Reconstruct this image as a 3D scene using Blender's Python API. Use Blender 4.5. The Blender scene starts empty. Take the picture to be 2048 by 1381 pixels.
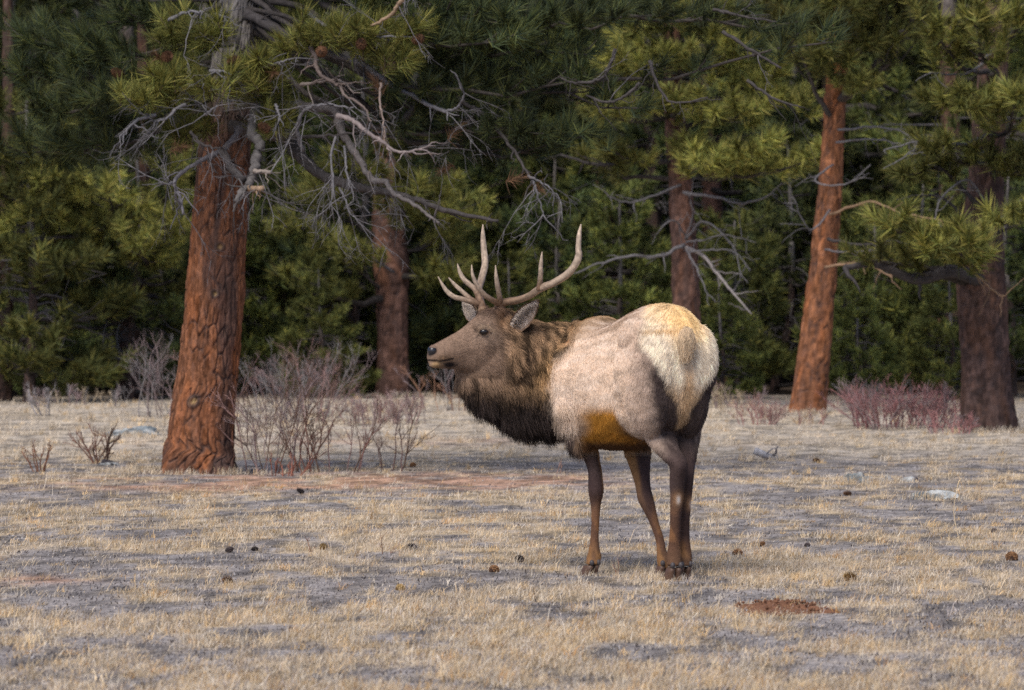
import bpy, math, random
import numpy as np
from mathutils import Vector
from mathutils.bvhtree import BVHTree

# ------------------------------------------------------------------ camera, sky, sun, exposure
S = bpy.context.scene
COL = S.collection
F_PX, CX, HY, CAM_H = 9575.0, 1024.0, 585.0, 1.5
cam_data = bpy.data.cameras.new("camera")
cam = bpy.data.objects.new("camera", cam_data)
COL.objects.link(cam)
cam.location = (0, 0, CAM_H)
cam.rotation_euler = (math.radians(90), 0, 0)
cam_data.sensor_width = 36.0
cam_data.lens = 36.0 * F_PX / 2048.0
cam_data.shift_y = -(690.5 - HY) / 2048.0
cam_data.clip_start, cam_data.clip_end = 0.5, 2000
cam_data.dof.use_dof = True
cam_data.dof.focus_distance = 28.5
cam_data.dof.aperture_fstop = 6.0
S.camera = cam

SUN_EL, SUN_AZ = math.radians(50), math.radians(206)     # azimuth clockwise from +Y (the view direction)
world = bpy.data.worlds.new("World")
S.world = world
world.use_nodes = True
wn, wl = world.node_tree.nodes, world.node_tree.links
wn.clear()
w_out = wn.new("ShaderNodeOutputWorld"); w_bg = wn.new("ShaderNodeBackground"); w_sky = wn.new("ShaderNodeTexSky")
w_sky.sky_type = 'NISHITA'; w_sky.sun_disc = False
w_sky.sun_elevation = SUN_EL; w_sky.sun_rotation = SUN_AZ
w_sky.air_density = 0.5; w_sky.dust_density = 7.0; w_sky.ozone_density = 1.0; w_sky.altitude = 2400
w_bg.inputs[1].default_value = 0.085
wl.new(w_sky.outputs[0], w_bg.inputs[0]); wl.new(w_bg.outputs[0], w_out.inputs[0])
sun_data = bpy.data.lights.new("sun", 'SUN')
sun_data.energy = 1.3; sun_data.angle = math.radians(36); sun_data.color = (1.0, 0.94, 0.86)
sun = bpy.data.objects.new("sun", sun_data); COL.objects.link(sun)
to_sun = Vector((math.sin(SUN_AZ) * math.cos(SUN_EL), math.cos(SUN_AZ) * math.cos(SUN_EL), math.sin(SUN_EL)))
sun.rotation_euler = to_sun.to_track_quat('Z', 'Y').to_euler()
S.view_settings.view_transform = 'Standard'; S.view_settings.look = 'None'
S.view_settings.gamma = 1.0; S.view_settings.use_curve_mapping = False
S.view_settings.exposure = 1.33
S.render.engine = 'CYCLES'
S.cycles.max_bounces = 5; S.cycles.diffuse_bounces = 3; S.cycles.glossy_bounces = 2
S.cycles.transparent_max_bounces = 4; S.cycles.use_denoising = False

# ------------------------------------------------------------------ helpers
R = np.random.default_rng(11)

def W(px, py, D):
    """the point D metres from the viewer that the photograph shows at px, py (surveying the place from the photograph)"""
    return np.array([(px - CX) / F_PX * D, D, CAM_H - (py - HY) / F_PX * D])

def hash2(ix, iy, seed=0):
    h = (ix.astype(np.int64) * 374761393 + iy.astype(np.int64) * 668265263 + seed * 1442695041) & 0xFFFFFFFF
    h = ((h ^ (h >> 13)) * 1274126177) & 0xFFFFFFFF
    return ((h ^ (h >> 16)) & 0xFFFFFF) / float(0xFFFFFF)

def vnoise(x, y, seed=0):
    x = np.asarray(x, float); y = np.asarray(y, float)
    ix, iy = np.floor(x), np.floor(y); fx, fy = x - ix, y - iy
    fx = fx * fx * (3 - 2 * fx); fy = fy * fy * (3 - 2 * fy)
    a = hash2(ix, iy, seed); b = hash2(ix + 1, iy, seed); c = hash2(ix, iy + 1, seed); d = hash2(ix + 1, iy + 1, seed)
    return (a * (1 - fx) + b * fx) * (1 - fy) + (c * (1 - fx) + d * fx) * fy

def fbm(x, y, seed=0, o=4):
    s, a, t = 0.0, 1.0, 0.0
    for k in range(o):
        s = s + a * vnoise(np.asarray(x) * 2 ** k + 17.3 * k, np.asarray(y) * 2 ** k - 9.1 * k, seed + k); t += a; a *= 0.5
    return s / t

def sstep(a, b, x):
    t = np.clip((np.asarray(x, float) - a) / (b - a), 0, 1)
    return t * t * (3 - 2 * t)

def unit(v):
    v = np.asarray(v, float)
    return v / np.maximum(np.linalg.norm(v, axis=-1, keepdims=True), 1e-9)

class Geo:
    """collects vertices, faces and colours for ONE mesh"""
    def __init__(s): s.V, s.F, s.C, s.M, s.n = [], [], [], [], 0
    def add(s, V, F, col=None, mat=0):
        V = np.asarray(V, float).reshape(-1, 3)
        for f in (F if isinstance(F, list) else [F]):
            f = np.asarray(f, np.int64)
            if len(f): s.F.append(f + s.n); s.M.append(np.full(len(f), mat))
        if col is None: col = (0.5, 0.5, 0.5)
        col = np.asarray(col, float)
        s.C.append(np.broadcast_to(col, (len(V), 3)).copy()); s.V.append(V); s.n += len(V)
    def mesh(s, name, mats, smooth=True):
        me = bpy.data.meshes.new(name)
        V = np.concatenate(s.V) if s.V else np.zeros((0, 3))
        me.vertices.add(len(V)); me.vertices.foreach_set("co", V.astype(np.float32).ravel())
        loops = np.concatenate([f.ravel() for f in s.F]); sizes = np.concatenate([np.full(len(f), f.shape[1]) for f in s.F])
        me.loops.add(len(loops)); me.loops.foreach_set("vertex_index", loops.astype(np.int32))
        me.polygons.add(len(sizes))
        me.polygons.foreach_set("loop_start", np.concatenate([[0], np.cumsum(sizes)[:-1]]).astype(np.int32))
        me.polygons.foreach_set("material_index", np.concatenate(s.M).astype(np.int32))
        me.polygons.foreach_set("use_smooth", np.full(len(sizes), bool(smooth)))
        C = np.concatenate(s.C); C4 = np.ones((len(C), 4), np.float32); C4[:, :3] = C
        at = me.color_attributes.new("tint", 'FLOAT_COLOR', 'POINT'); at.data.foreach_set("color", C4.ravel())
        me.update(calc_edges=True)
        for m in (mats if isinstance(mats, (list, tuple)) else [mats]): me.materials.append(m)
        return me

def link(name, data, parent=None, loc=(0, 0, 0), kind=None):
    o = bpy.data.objects.new(name, data); COL.objects.link(o); o.location = loc
    if parent is not None: o.parent = parent
    if kind: o["kind"] = kind
    return o

def thing(name, label, cat, loc=(0, 0, 0), group=None, data=None, kind=None):
    o = link(name, data, None, loc, kind); o["label"] = label; o["category"] = cat
    if group: o["group"] = group
    return o

def copy_tree(root, loc, rz=0.0, sc=1.0, label=None):
    r = root.copy(); COL.objects.link(r); r.location = loc; r.rotation_euler = (0, 0, rz); r.scale = (sc, sc, sc)
    if label: r["label"] = label
    for ch in list(root.children):
        c = ch.copy(); COL.objects.link(c); c.parent = r
        for g in list(ch.children):
            d = g.copy(); COL.objects.link(d); d.parent = c
    return r

def spline(P, n):
    """Catmull-Rom resampling of a polyline (any number of columns) to n points"""
    P = np.asarray(P, float)
    if len(P) == 2: return P[0] + (P[1] - P[0]) * np.linspace(0, 1, n)[:, None]
    Q = np.vstack([2 * P[0] - P[1], P, 2 * P[-1] - P[-2]])
    t = np.linspace(0, len(P) - 1 - 1e-6, n); i = t.astype(int); f = (t - i)[:, None]
    a, b, c, d = Q[i], Q[i + 1], Q[i + 2], Q[i + 3]
    return 0.5 * (2 * b + (c - a) * f + (2 * a - 5 * b + 4 * c - d) * f ** 2 + (3 * b - a - 3 * c + d) * f ** 3)

def frames(P):
    T = unit(np.gradient(P, axis=0))
    up = np.array([0.31, 0.2, 0.93]); U = np.cross(T, up); bad = np.linalg.norm(U, axis=1) < 1e-3
    U[bad] = np.cross(T[bad], [1, 0, 0]); U = unit(U)
    return T, U, np.cross(T, U)

def tube(P, r, ns=6):
    P = np.asarray(P, float); n = len(P); r = np.broadcast_to(np.asarray(r, float), (n,))
    T, U, B = frames(P)
    th = np.linspace(0, 2 * np.pi, ns, endpoint=False)
    V = P[:, None] + (U[:, None] * np.cos(th)[None, :, None] + B[:, None] * np.sin(th)[None, :, None]) * r[:, None, None]
    i = np.arange(n - 1)[:, None] * ns; j = np.arange(ns)[None]; k = (j + 1) % ns
    F = np.stack([i + j, i + k, i + ns + k, i + ns + j], -1).reshape(-1, 4)
    Vv = np.vstack([V.reshape(-1, 3), P[:1], P[-1:]]); c0, c1 = n * ns, n * ns + 1
    jj = np.arange(ns); kk = (jj + 1) % ns
    caps = np.vstack([np.stack([np.full(ns, c0), kk, jj], 1), np.stack([np.full(ns, c1), (n - 1) * ns + jj, (n - 1) * ns + kk], 1)])
    return Vv, [F, caps]

def wiggle(P, amp, rng, n=None):
    """resample and add a smooth random wander, fixed at the start"""
    P = spline(P, n or max(6, 3 * len(P))); L = np.linalg.norm(P[-1] - P[0]); m = len(P)
    w = np.cumsum(rng.normal(0, 1, (m, 3)), 0); w -= w[0]; w = w / max(1e-6, np.abs(w).max())
    return P + w * amp * L

def stem_geo(gg, p, d, l, r, rng, depth, col, spread=.55, kids=4, up=.25):
    """a bare shoot that forks again and again"""
    m = 7; P = [np.asarray(p, float)]; d = unit(d)
    for k in range(m - 1):
        d = unit(d + rng.normal(0, .13, 3) + np.array([0, 0, up * .12])); P.append(P[-1] + d * l / (m - 1))
    P = np.array(P); gg.add(*tube(P, np.linspace(r, r * .5, m), 4 if r > .006 else 3), np.asarray(col) * rng.uniform(.7, 1.3))
    if depth <= 0: return
    for k in range(kids):
        i = rng.integers(2, m); f = i / (m - 1)
        dd = unit(unit(P[i] - P[i - 1]) + rng.normal(0, spread, 3) + np.array([0, 0, up * .5]))
        stem_geo(gg, P[i], dd, l * rng.uniform(.35, .6) * (1.25 - .5 * f), r * .55, rng, depth - 1, col, spread, kids, up)

def node_mat(name, rough=0.9, spec=0.15):
    m = bpy.data.materials.new(name); m.use_nodes = True
    nt = m.node_tree; b = nt.nodes["Principled BSDF"]
    b.inputs["Roughness"].default_value = rough; b.inputs["Specular IOR Level"].default_value = spec
    return m, nt, b

def N(nt, t, **kw):
    n = nt.nodes.new(t)
    for k, v in kw.items():
        if k.startswith("i_"): n.inputs[int(k[2:]) if k[2:].isdigit() else k[2:]].default_value = v
        else: setattr(n, k, v)
    return n

def tint_mat(name, rough=0.9, spec=0.1, nscale=40.0, var=0.35, stretch=(1, 1, 1), bump=0.0, bdist=0.01, hsv=False):
    """colour from the mesh's own 'tint', broken up by noise, with optional fine relief"""
    m, nt, b = node_mat(name, rough, spec)
    a = N(nt, "ShaderNodeAttribute", attribute_name="tint")
    tc = N(nt, "ShaderNodeTexCoord"); mp = N(nt, "ShaderNodeMapping"); mp.inputs["Scale"].default_value = stretch
    nt.links.new(tc.outputs["Object"], mp.inputs[0])
    no = N(nt, "ShaderNodeTexNoise"); no.inputs["Scale"].default_value = nscale; no.inputs["Detail"].default_value = 5
    nt.links.new(mp.outputs[0], no.inputs["Vector"])
    rg = N(nt, "ShaderNodeMapRange"); rg.inputs[1].default_value = 0.25; rg.inputs[2].default_value = 0.75
    rg.inputs[3].default_value = 1 - var; rg.inputs[4].default_value = 1 + var
    nt.links.new(no.outputs["Fac"], rg.inputs[0])
    mul = N(nt, "ShaderNodeVectorMath", operation='MULTIPLY')
    nt.links.new(a.outputs["Color"], mul.inputs[0]); nt.links.new(rg.outputs[0], mul.inputs[1])
    src = mul.outputs[0]
    if hsv:
        oi = N(nt, "ShaderNodeObjectInfo"); hs = N(nt, "ShaderNodeHueSaturation")
        r1 = N(nt, "ShaderNodeMapRange"); r1.inputs[3].default_value = 0.485; r1.inputs[4].default_value = 0.515
        r2 = N(nt, "ShaderNodeMapRange"); r2.inputs[3].default_value = 0.75; r2.inputs[4].default_value = 1.25
        nt.links.new(oi.outputs["Random"], r1.inputs[0]); nt.links.new(oi.outputs["Random"], r2.inputs[0])
        nt.links.new(r1.outputs[0], hs.inputs["Hue"]); nt.links.new(r2.outputs[0], hs.inputs["Value"]); nt.links.new(src, hs.inputs["Color"])
        src = hs.outputs[0]
    nt.links.new(src, b.inputs["Base Color"])
    if bump:
        bp = N(nt, "ShaderNodeBump"); bp.inputs["Strength"].default_value = bump; bp.inputs["Distance"].default_value = bdist
        nt.links.new(no.outputs["Fac"], bp.inputs["Height"]); nt.links.new(bp.outputs[0], b.inputs["Normal"])
    return m

M_BARK = tint_mat("pine_bark", 0.95, 0.05, 26, 0.45, (1, 1, 0.35), 0.6, 0.02)
M_WOOD = tint_mat("dead_wood", 0.9, 0.1, 30, 0.35, (1, 1, 1), 0.4, 0.01)
M_NEEDLE = tint_mat("pine_needles", 0.65, 0.25, 3, 0.25)
M_NEEDLE_FAR = tint_mat("far_pine_needles", 0.7, 0.2, 1.5, 0.3, hsv=True)
M_TWIG = tint_mat("shrub_twigs", 0.9, 0.1, 12, 0.25)
M_GRASS = tint_mat("dry_grass", 0.85, 0.12, 6, 0.15)
M_ROCK = tint_mat("lichened_rock", 0.9, 0.1, 14, 0.5, (1, 1, 1), 0.8, 0.03)
M_CONE = tint_mat("pine_cone", 0.85, 0.1, 60, 0.3)
M_DIRT = tint_mat("bare_dirt", 0.95, 0.05, 40, 0.35, (1, 1, 1), 0.6, 0.02)
M_SKIN = tint_mat("elk_hide", 0.9, 0.05, 60, 0.2)
M_HORN = tint_mat("antler_bone", 0.6, 0.3, 60, 0.3, (1, 1, 1), 0.4, 0.004)
M_HOOF = tint_mat("hoof_horn", 0.5, 0.35, 80, 0.2)
M_EYE = tint_mat("eye_cornea", 0.12, 0.5, 120, 0.1)
M_WET = tint_mat("wet_black_skin", 0.25, 0.5, 120, 0.2)

# ------------------------------------------------------------------ the ground
def patch_density(x, y):
    """0 where the soil is bare grey litter, 1 where the dry grass is thick (patches of about half a metre, longer across than deep)"""
    n = 0.40 * fbm(x * 1.3, y * 0.6, 3, 4) + 0.60 * fbm(x * 5.5, y * 2.0, 21, 3)
    d = sstep(0.40, 0.62, n)
    lit = np.exp(-((y - 41.6) / 0.9) ** 2) * sstep(-0.9, -0.4, x) + np.exp(-((y - 44.5) / 1.2) ** 2) * sstep(1.2, 2.2, x)   # darker litter strips
    d = d * (1 - 0.6 * np.clip(lit, 0, 1))
    return d

def red_soil(x, y):
    """pinkish gravel in front of the big pine and the small dirt patches"""
    e = np.exp(-(((x + 1.35) / 2.1) ** 2) ** 2 - (((y - 38.4 - 0.12 * x) / 1.6) ** 2))
    e = np.maximum(e, 0.8 * np.exp(-((x + 2.5) / 0.25) ** 2 - ((y - 24.9) / 0.4) ** 2))
    e = np.maximum(e, 0.35 * np.exp(-((x + 0.8) / 2.5) ** 2 - ((y - 48.0) / 1.2) ** 2))
    return np.clip(e * (0.05 + 1.5 * sstep(.28, .68, fbm(x * 3.2, y * 1.9, 77, 4))), 0, .8)

def pale_zone(x, y):
    """bleached long grass towards the trees"""
    return sstep(41.5, 46, y + 1.5 * (fbm(x * .4, y * .2, 5, 3) - .5)) * (1 - sstep(66, 72, y))

def GZ(x, y):
    x = np.asarray(x, float); y = np.asarray(y, float)
    z = 0.10 * (fbm(x * 0.12, y * 0.07, 40, 3) - 0.5) * sstep(27, 36, y) + 0.035 * (fbm(x * 1.3, y * 0.8, 41, 3) - 0.5)
    z = z * (1 - 0.8 * np.exp(-((x - 0.65) / 0.6) ** 2 - ((y - 25.3) / 0.8) ** 2))
    z = z - 0.028 * np.exp(-((x - 0.43) / 0.22) ** 2 - ((y - 25.75) / 0.28) ** 2) - 0.016 * np.exp(-((x - 0.79) / 0.16) ** 2 - ((y - 25.48) / 0.2) ** 2)
    hill = np.maximum(0, y - 84.0)
    return z + 0.16 * hill * sstep(0, 40, hill)

def ground_color(x, y):
    d = patch_density(x, y)[:, None]
    grey = np.array([0.235, 0.213, 0.203]); straw = np.array([0.40, 0.315, 0.21]); red = np.array([0.40, 0.235, 0.155])
    pale = np.array([0.46, 0.395, 0.31]); duff = np.array([0.075, 0.055, 0.04])
    v = (0.54 + .88 * sstep(.22, .72, fbm(x * 8, y * 3.5, 8, 3)))[:, None]
    c = (grey * (1 - d) + straw * d) * v
    p = pale_zone(x, y)[:, None]; c = c * (1 - 0.65 * p) + pale * v * 0.65 * p
    r = red_soil(x, y)[:, None]; c = c * (1 - r) + red * v * r
    f = sstep(64, 72, y + 3 * (fbm(x * .5, y * .3, 55, 3) - .5))[:, None]
    return c * (1 - f) + duff * v * f

ys = np.concatenate([np.linspace(-60, 14, 20)[:-1], np.arange(14, 72, 0.11), np.arange(72, 130, 1.0), np.linspace(130, 900, 30)])
xs = np.concatenate([-np.linspace(700, 10, 24)[:-1], -np.arange(5.2, 10, 0.4)[::-1], np.arange(-5.1, 5.15, 0.10), np.arange(5.2, 10, 0.4), np.linspace(10, 700, 24)[1:]])
gx, gy = np.meshgrid(xs, ys); gx, gy = gx.ravel(), gy.ravel()
g = Geo(); nx, ny = len(xs), len(ys)
ii = np.arange(ny - 1)[:, None] * nx + np.arange(nx - 1)[None]
g.add(np.stack([gx, gy, GZ(gx, gy)], 1), np.stack([ii, ii + 1, ii + nx + 1, ii + nx], -1).reshape(-1, 4), ground_color(gx, gy))
M_GROUND = tint_mat("meadow_soil", 0.95, 0.05, 22, 0.5, (1, 0.6, 1), 0.8, 0.03)
ground = link("ground", g.mesh("ground", M_GROUND), kind="structure")
ground["label"] = "dry winter meadow floor of straw tufts, grey litter and pink gravel"

# ------------------------------------------------------------------ dry grass (real blades)
def grass_blades(x, y, h, wid, lean, col, rng):
    n = len(x); az = rng.uniform(0, 2 * np.pi, n)
    base = np.stack([x, y, GZ(x, y) - 0.004], 1)
    side = np.stack([np.cos(az), np.sin(az), np.zeros(n)], 1) * wid[:, None] / 2
    la = rng.uniform(0, 2 * np.pi, n); wind = np.array([0.35, 0.0])
    ld = np.stack([np.cos(la) * .8 + wind[0], np.sin(la) * .8, np.zeros(n)], 1)
    mid = base + np.array([0, 0, 1.0]) * (h * .58 * np.clip(1 - .22 * lean, .3, 1))[:, None] + ld * (h * lean * .40)[:, None]
    tip = base + np.array([0, 0, 1.0]) * (h * np.clip(1 - .42 * lean, .16, 1))[:, None] + ld * (h * lean)[:, None]
    V = np.stack([base - side, base + side, mid - side * .7, mid + side * .7, tip], 1)
    o = np.arange(n)[:, None] * 5
    q = o + np.array([[0, 1, 3, 2]]); t = o + np.array([[2, 3, 4]])
    C = np.repeat(col, 5, 0)
    return V.reshape(-1, 3), [q, t], C

def sample_view(n, d0, d1, power, rng, margin=0.6):
    u = rng.uniform(0, 1, n); e = 1 - power
    D = (d0 ** e + u * (d1 ** e - d0 ** e)) ** (1 / e)
    return (rng.uniform(-.5, .5, n)) * (D * 2048 / F_PX + 2 * margin), D

def straw(n, x, y, rng):
    a = np.array([0.59, 0.455, 0.295]); b = np.array([0.61, 0.535, 0.435]); c = np.array([0.40, 0.35, 0.33]); p = np.array([0.60, 0.515, 0.405]); o = np.array([0.50, 0.31, 0.15])
    u = rng.uniform(0, 1, n)[:, None]; k = fbm(x * .8, y * .5, 61, 3)[:, None]
    c1 = np.where(u < .45, a, np.where(u < .8, b, np.where(u < .93, c, o)))
    c1 = c1 * (1 - .35 * sstep(.45, .7, k)) + p * .35 * sstep(.45, .7, k)
    z = pale_zone(x, y)[:, None]
    return (c1 * (1 - .6 * z) + p * .6 * z) * rng.uniform(.7, 1.2, (n, 1))

g = Geo(); rg = np.random.default_rng(5)
x, y = sample_view(360000, 16.8, 70, 2.3, rg)
d = patch_density(x, y); keep = rg.uniform(0, 1, len(x)) < (0.06 + 0.80 * d) * (1 - 0.85 * red_soil(x, y)) * (1 - 0.75 * sstep(63, 70, y))
x, y, d = x[keep], y[keep], d[keep]; n = len(x)
h = rg.gamma(4, 0.0068, n) * (0.5 + 0.7 * d) * (1 + .8 * pale_zone(x, y)) + 0.012
lean = rg.uniform(.2, 1.9, n)
wid = np.maximum(0.0032, y * 0.000115) * rg.uniform(.7, 1.3, n)
V, Fc, C = grass_blades(x, y, h, wid, lean, straw(n, x, y, rg), rg)
g.add(V, Fc, C)
# thicker clumps: many blades from one root
tx, ty = sample_view(10000, 17.0, 66, 2.0, rg)
k = rg.uniform(0, 1, len(tx)) < (0.12 + .88 * patch_density(tx, ty)) * (1 - .9 * red_soil(tx, ty))
tx, ty = tx[k], ty[k]; m = 16
bx = np.repeat(tx, m) + rg.normal(0, .018, len(tx) * m); by = np.repeat(ty, m) + rg.normal(0, .018, len(tx) * m)
hh = np.repeat(rg.uniform(.03, .085, len(tx)), m) * rg.uniform(.5, 1.2, len(tx) * m) * (1 + .6 * pale_zone(bx, by))
V, Fc, C = grass_blades(bx, by, hh, np.maximum(0.003, by * 0.00011), rg.uniform(.2, 1.5, len(bx)), np.repeat(straw(len(tx), tx, ty, rg) * np.where(rg.uniform(0, 1, (len(tx), 1)) < .4, np.array([1.12, 1.0, .78]), 1.0) * rg.uniform(.75, 1.2, (len(tx), 1)), m, 0) * rg.uniform(.8, 1.15, (len(bx), 1)), rg)
g.add(V, Fc, C)
# grass grown up against trunks, stones and round the hooves
anchors = [(-2.65, 40.25, .5, 34), (-2.25, 40.1, .25, 24), (-3.0, 40.1, .22, 30), (3.60, 58.3, .5, 70), (5.2, 51.6, .6, 90), (-1.72, 68.6, .5, 60), (2.72, 37.5, .2, 40), (3.05, 34.7, .22, 45), (-3.9, 49.7, .35, 40), (.425, 25.62, .10, 14), (.80, 25.36, .09, 10), (.86, 24.90, .11, 14), (2.3, 42.9, .2, 24)]
ax_ = np.concatenate([a + rg.normal(0, r, k) for a, b_, r, k in anchors]); ay_ = np.concatenate([b_ + rg.normal(-r * .3, r * .5, k) for a, b_, r, k in anchors]); m = 12
bx = np.repeat(ax_, m) + rg.normal(0, .02, len(ax_) * m); by = np.repeat(ay_, m) + rg.normal(0, .02, len(ax_) * m)
hh = np.repeat(rg.uniform(.05, .11, len(ax_)), m) * rg.uniform(.5, 1.2, len(bx)) * np.where(by < 30, .6, .95)
V, Fc, C = grass_blades(bx, by, hh, np.maximum(0.003, by * 0.00011), rg.uniform(.2, .9, len(bx)), np.repeat(straw(len(ax_), ax_, ay_, rg), m, 0) * rg.uniform(.75, 1.15, (len(bx), 1)), rg)
g.add(V, Fc, C)
# a few long seed stalks
sx, sy = sample_view(260, 21, 60, 2.0, rg)
V, Fc, C = grass_blades(sx, sy, rg.uniform(.10, .2, 260), np.full(260, .003), rg.uniform(.3, 1.1, 260), straw(260, sx, sy, rg), rg)
g.add(V, Fc, C)
grass = link("dry_grass", g.mesh("dry_grass", M_GRASS, smooth=False), kind="stuff")
grass["label"] = "short straw-coloured winter grass growing in patches over the meadow"; grass["category"] = "grass"

# grey dead ground litter: little low dark stems that give the bare patches their texture
g = Geo()
lx, ly = sample_view(90000, 16.8, 60, 2.2, rg)
k = rg.uniform(0, 1, len(lx)) < (1 - patch_density(lx, ly)) * (1 - .85 * red_soil(lx, ly)) * (1 - .7 * pale_zone(lx, ly))
lx, ly = lx[k], ly[k]; n = len(lx)
lc = np.where(rg.uniform(0, 1, (n, 1)) < .55, np.array([.17, .15, .15]), np.where(rg.uniform(0, 1, (n, 1)) < .5, np.array([.32, .30, .295]), np.array([.07, .055, .05]))) * rg.uniform(.7, 1.3, (n, 1))
V, Fc, C = grass_blades(lx, ly, rg.uniform(.010, .035, n), np.maximum(.005, ly * .00017) * rg.uniform(.7, 1.8, n), rg.uniform(.6, 1.6, n), lc, rg)
g.add(V, Fc, C)
litter = link("ground_litter", g.mesh("ground_litter", M_GRASS, smooth=False), kind="stuff")
litter["label"] = "grey dead stems and litter on the bare patches between grass"; litter["category"] = "litter"

# ------------------------------------------------------------------ pines
def worley(u, v, nu, seed):
    """F1, F2-F1 and cell id of a jittered cell pattern, periodic in u with period nu"""
    iu, iv = np.floor(u).astype(int), np.floor(v).astype(int)
    f1 = np.full(u.shape, 9.0); f2 = np.full(u.shape, 9.0); cid = np.zeros(u.shape)
    for a in (-1, 0, 1):
        for b in (-1, 0, 1):
            cu, cv = iu + a, iv + b; w = np.mod(cu, nu)
            jx, jy, idd = hash2(w, cv, seed), hash2(w, cv, seed + 1), hash2(w, cv, seed + 2)
            d = np.hypot(u - (cu + .5 + .8 * (jx - .5)), (v - (cv + .5 + .8 * (jy - .5))))
            c = d < f1
            f2 = np.where(c, f1, np.minimum(f2, d)); cid = np.where(c, idd, cid); f1 = np.where(c, d, f1)
    return f1, f2 - f1, cid

def trunk_mesh(name, P, r, hue, nu=24, nv=60, plate=0.085, depth=0.018, seed=0, flare=0.3, grey_from=9.0, dirt=0.25, knots=()):
    """a trunk as one tapered sheet with raised bark plates, deep furrows, a flared foot and knots"""
    L = np.linalg.norm(np.diff(P, axis=0), axis=1).sum()
    # rows denser where the photograph looks
    Q = spline(np.c_[P, r], nv); C, rr = Q[:, :3], np.maximum(Q[:, 3], .004)
    T, U, B = frames(C)
    th = np.linspace(0, 2 * np.pi, nu, endpoint=False)
    s = np.concatenate([[0], np.cumsum(np.linalg.norm(np.diff(C, axis=0), axis=1))])
    TH, SS = np.meshgrid(th, s)
    k = max(6, int(round(2 * np.pi * float(np.median(rr)) / plate)))
    wob = fbm(TH * 2.1 + 3, SS * 3, seed + 5, 3) - .5
    _, e1, id1 = worley(TH / (2 * np.pi) * k + .5 * wob, SS / (plate * 3.8) + .7 * wob, k, seed)
    _, e2, id2 = worley(TH / (2 * np.pi) * k * 3, SS / (plate * .8), k * 3, seed + 9)
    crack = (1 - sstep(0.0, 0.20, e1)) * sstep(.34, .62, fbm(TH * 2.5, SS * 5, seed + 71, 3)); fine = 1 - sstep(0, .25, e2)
    flake = fbm(TH * float(np.median(rr)) * 60, SS * 16, seed + 81, 4)
    disp = depth * 1.1 * (flake - .5) - depth * crack + depth * .5 * (id1 - .5) - depth * .10 * fine + depth * .8 * wob
    lob = flare * np.exp(-SS / .28) * (np.sin(TH * 4 + seed) * .5 + np.sin(TH * 7 + 1.3 * seed) * .07)
    rad = rr[:, None] * (1 + lob) + disp * np.minimum(1, rr[:, None] / .12)
    dark = sstep(.47, .66, fbm(TH * 1.6, SS * 1.1, seed + 31, 4))
    hue = np.asarray(hue, float); char = np.array([.055, .042, .040]); grey = np.array([.16, .145, .135]); rust = hue * np.array([1.45, 1.15, .8])
    col = hue * (0.74 + .52 * id1[..., None]) * (.65 + .7 * id2[..., None]) * (.35 + 1.3 * flake[..., None])
    fl2 = sstep(.56, .66, flake) * .55; col = col * (1 - fl2[..., None]) + np.array([.13, .07, .05]) * fl2[..., None]
    ru = sstep(.5, .75, fbm(TH * 2.2 + 9, SS * 2.6, seed + 61, 3))[..., None]
    col = col * (1 - .45 * ru) + rust * .45 * ru * (.7 + .6 * id2[..., None])
    col = col * (1 - dirt * dark[..., None]) + char * dirt * dark[..., None]
    col = col * (1 - .7 * crack[..., None]) + char * .7 * crack[..., None]      # blackish colour along the furrows
    gm = sstep(grey_from - .5, grey_from + .5, SS)[..., None]
    col = col * (1 - gm) + grey * (.7 + .6 * id1[..., None]) * gm
    foot = np.exp(-SS / .45) * sstep(.35, .6, fbm(TH * 3, SS * 2.5, seed + 91, 3)) * dirt; col = col * (1 - foot[..., None]) + char * foot[..., None]      # soil and old fire stain round the foot
    for (kt, ks, kr) in knots:          # healed branch scars: a ring of dark bark round a pale eye
        dd = np.hypot((np.mod(TH - kt + np.pi, 2 * np.pi) - np.pi) * rr[:, None], SS - ks) / kr
        rad += kr * .35 * np.exp(-((dd - 1) / .35) ** 2) - kr * .4 * np.exp(-(dd / .6) ** 2)
        m = np.exp(-((dd - .9) / .5) ** 2)[..., None]; col = col * (1 - .8 * m) + char * .8 * m
        m = np.exp(-(dd / .5) ** 2)[..., None]; col = col * (1 - m) + np.array([.33, .23, .11]) * m
    V = C[:, None] + (U[:, None] * np.cos(TH)[..., None] + B[:, None] * np.sin(TH)[..., None]) * rad[..., None]
    i = np.arange(nv - 1)[:, None] * nu; j = np.arange(nu)[None]; kk = (j + 1) % nu
    gg = Geo(); gg.add(V.reshape(-1, 3), np.stack([i + j, i + kk, i + nu + kk, i + nu + j], -1).reshape(-1, 4), col.reshape(-1, 3))
    return gg.mesh(name, M_BARK)

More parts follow.
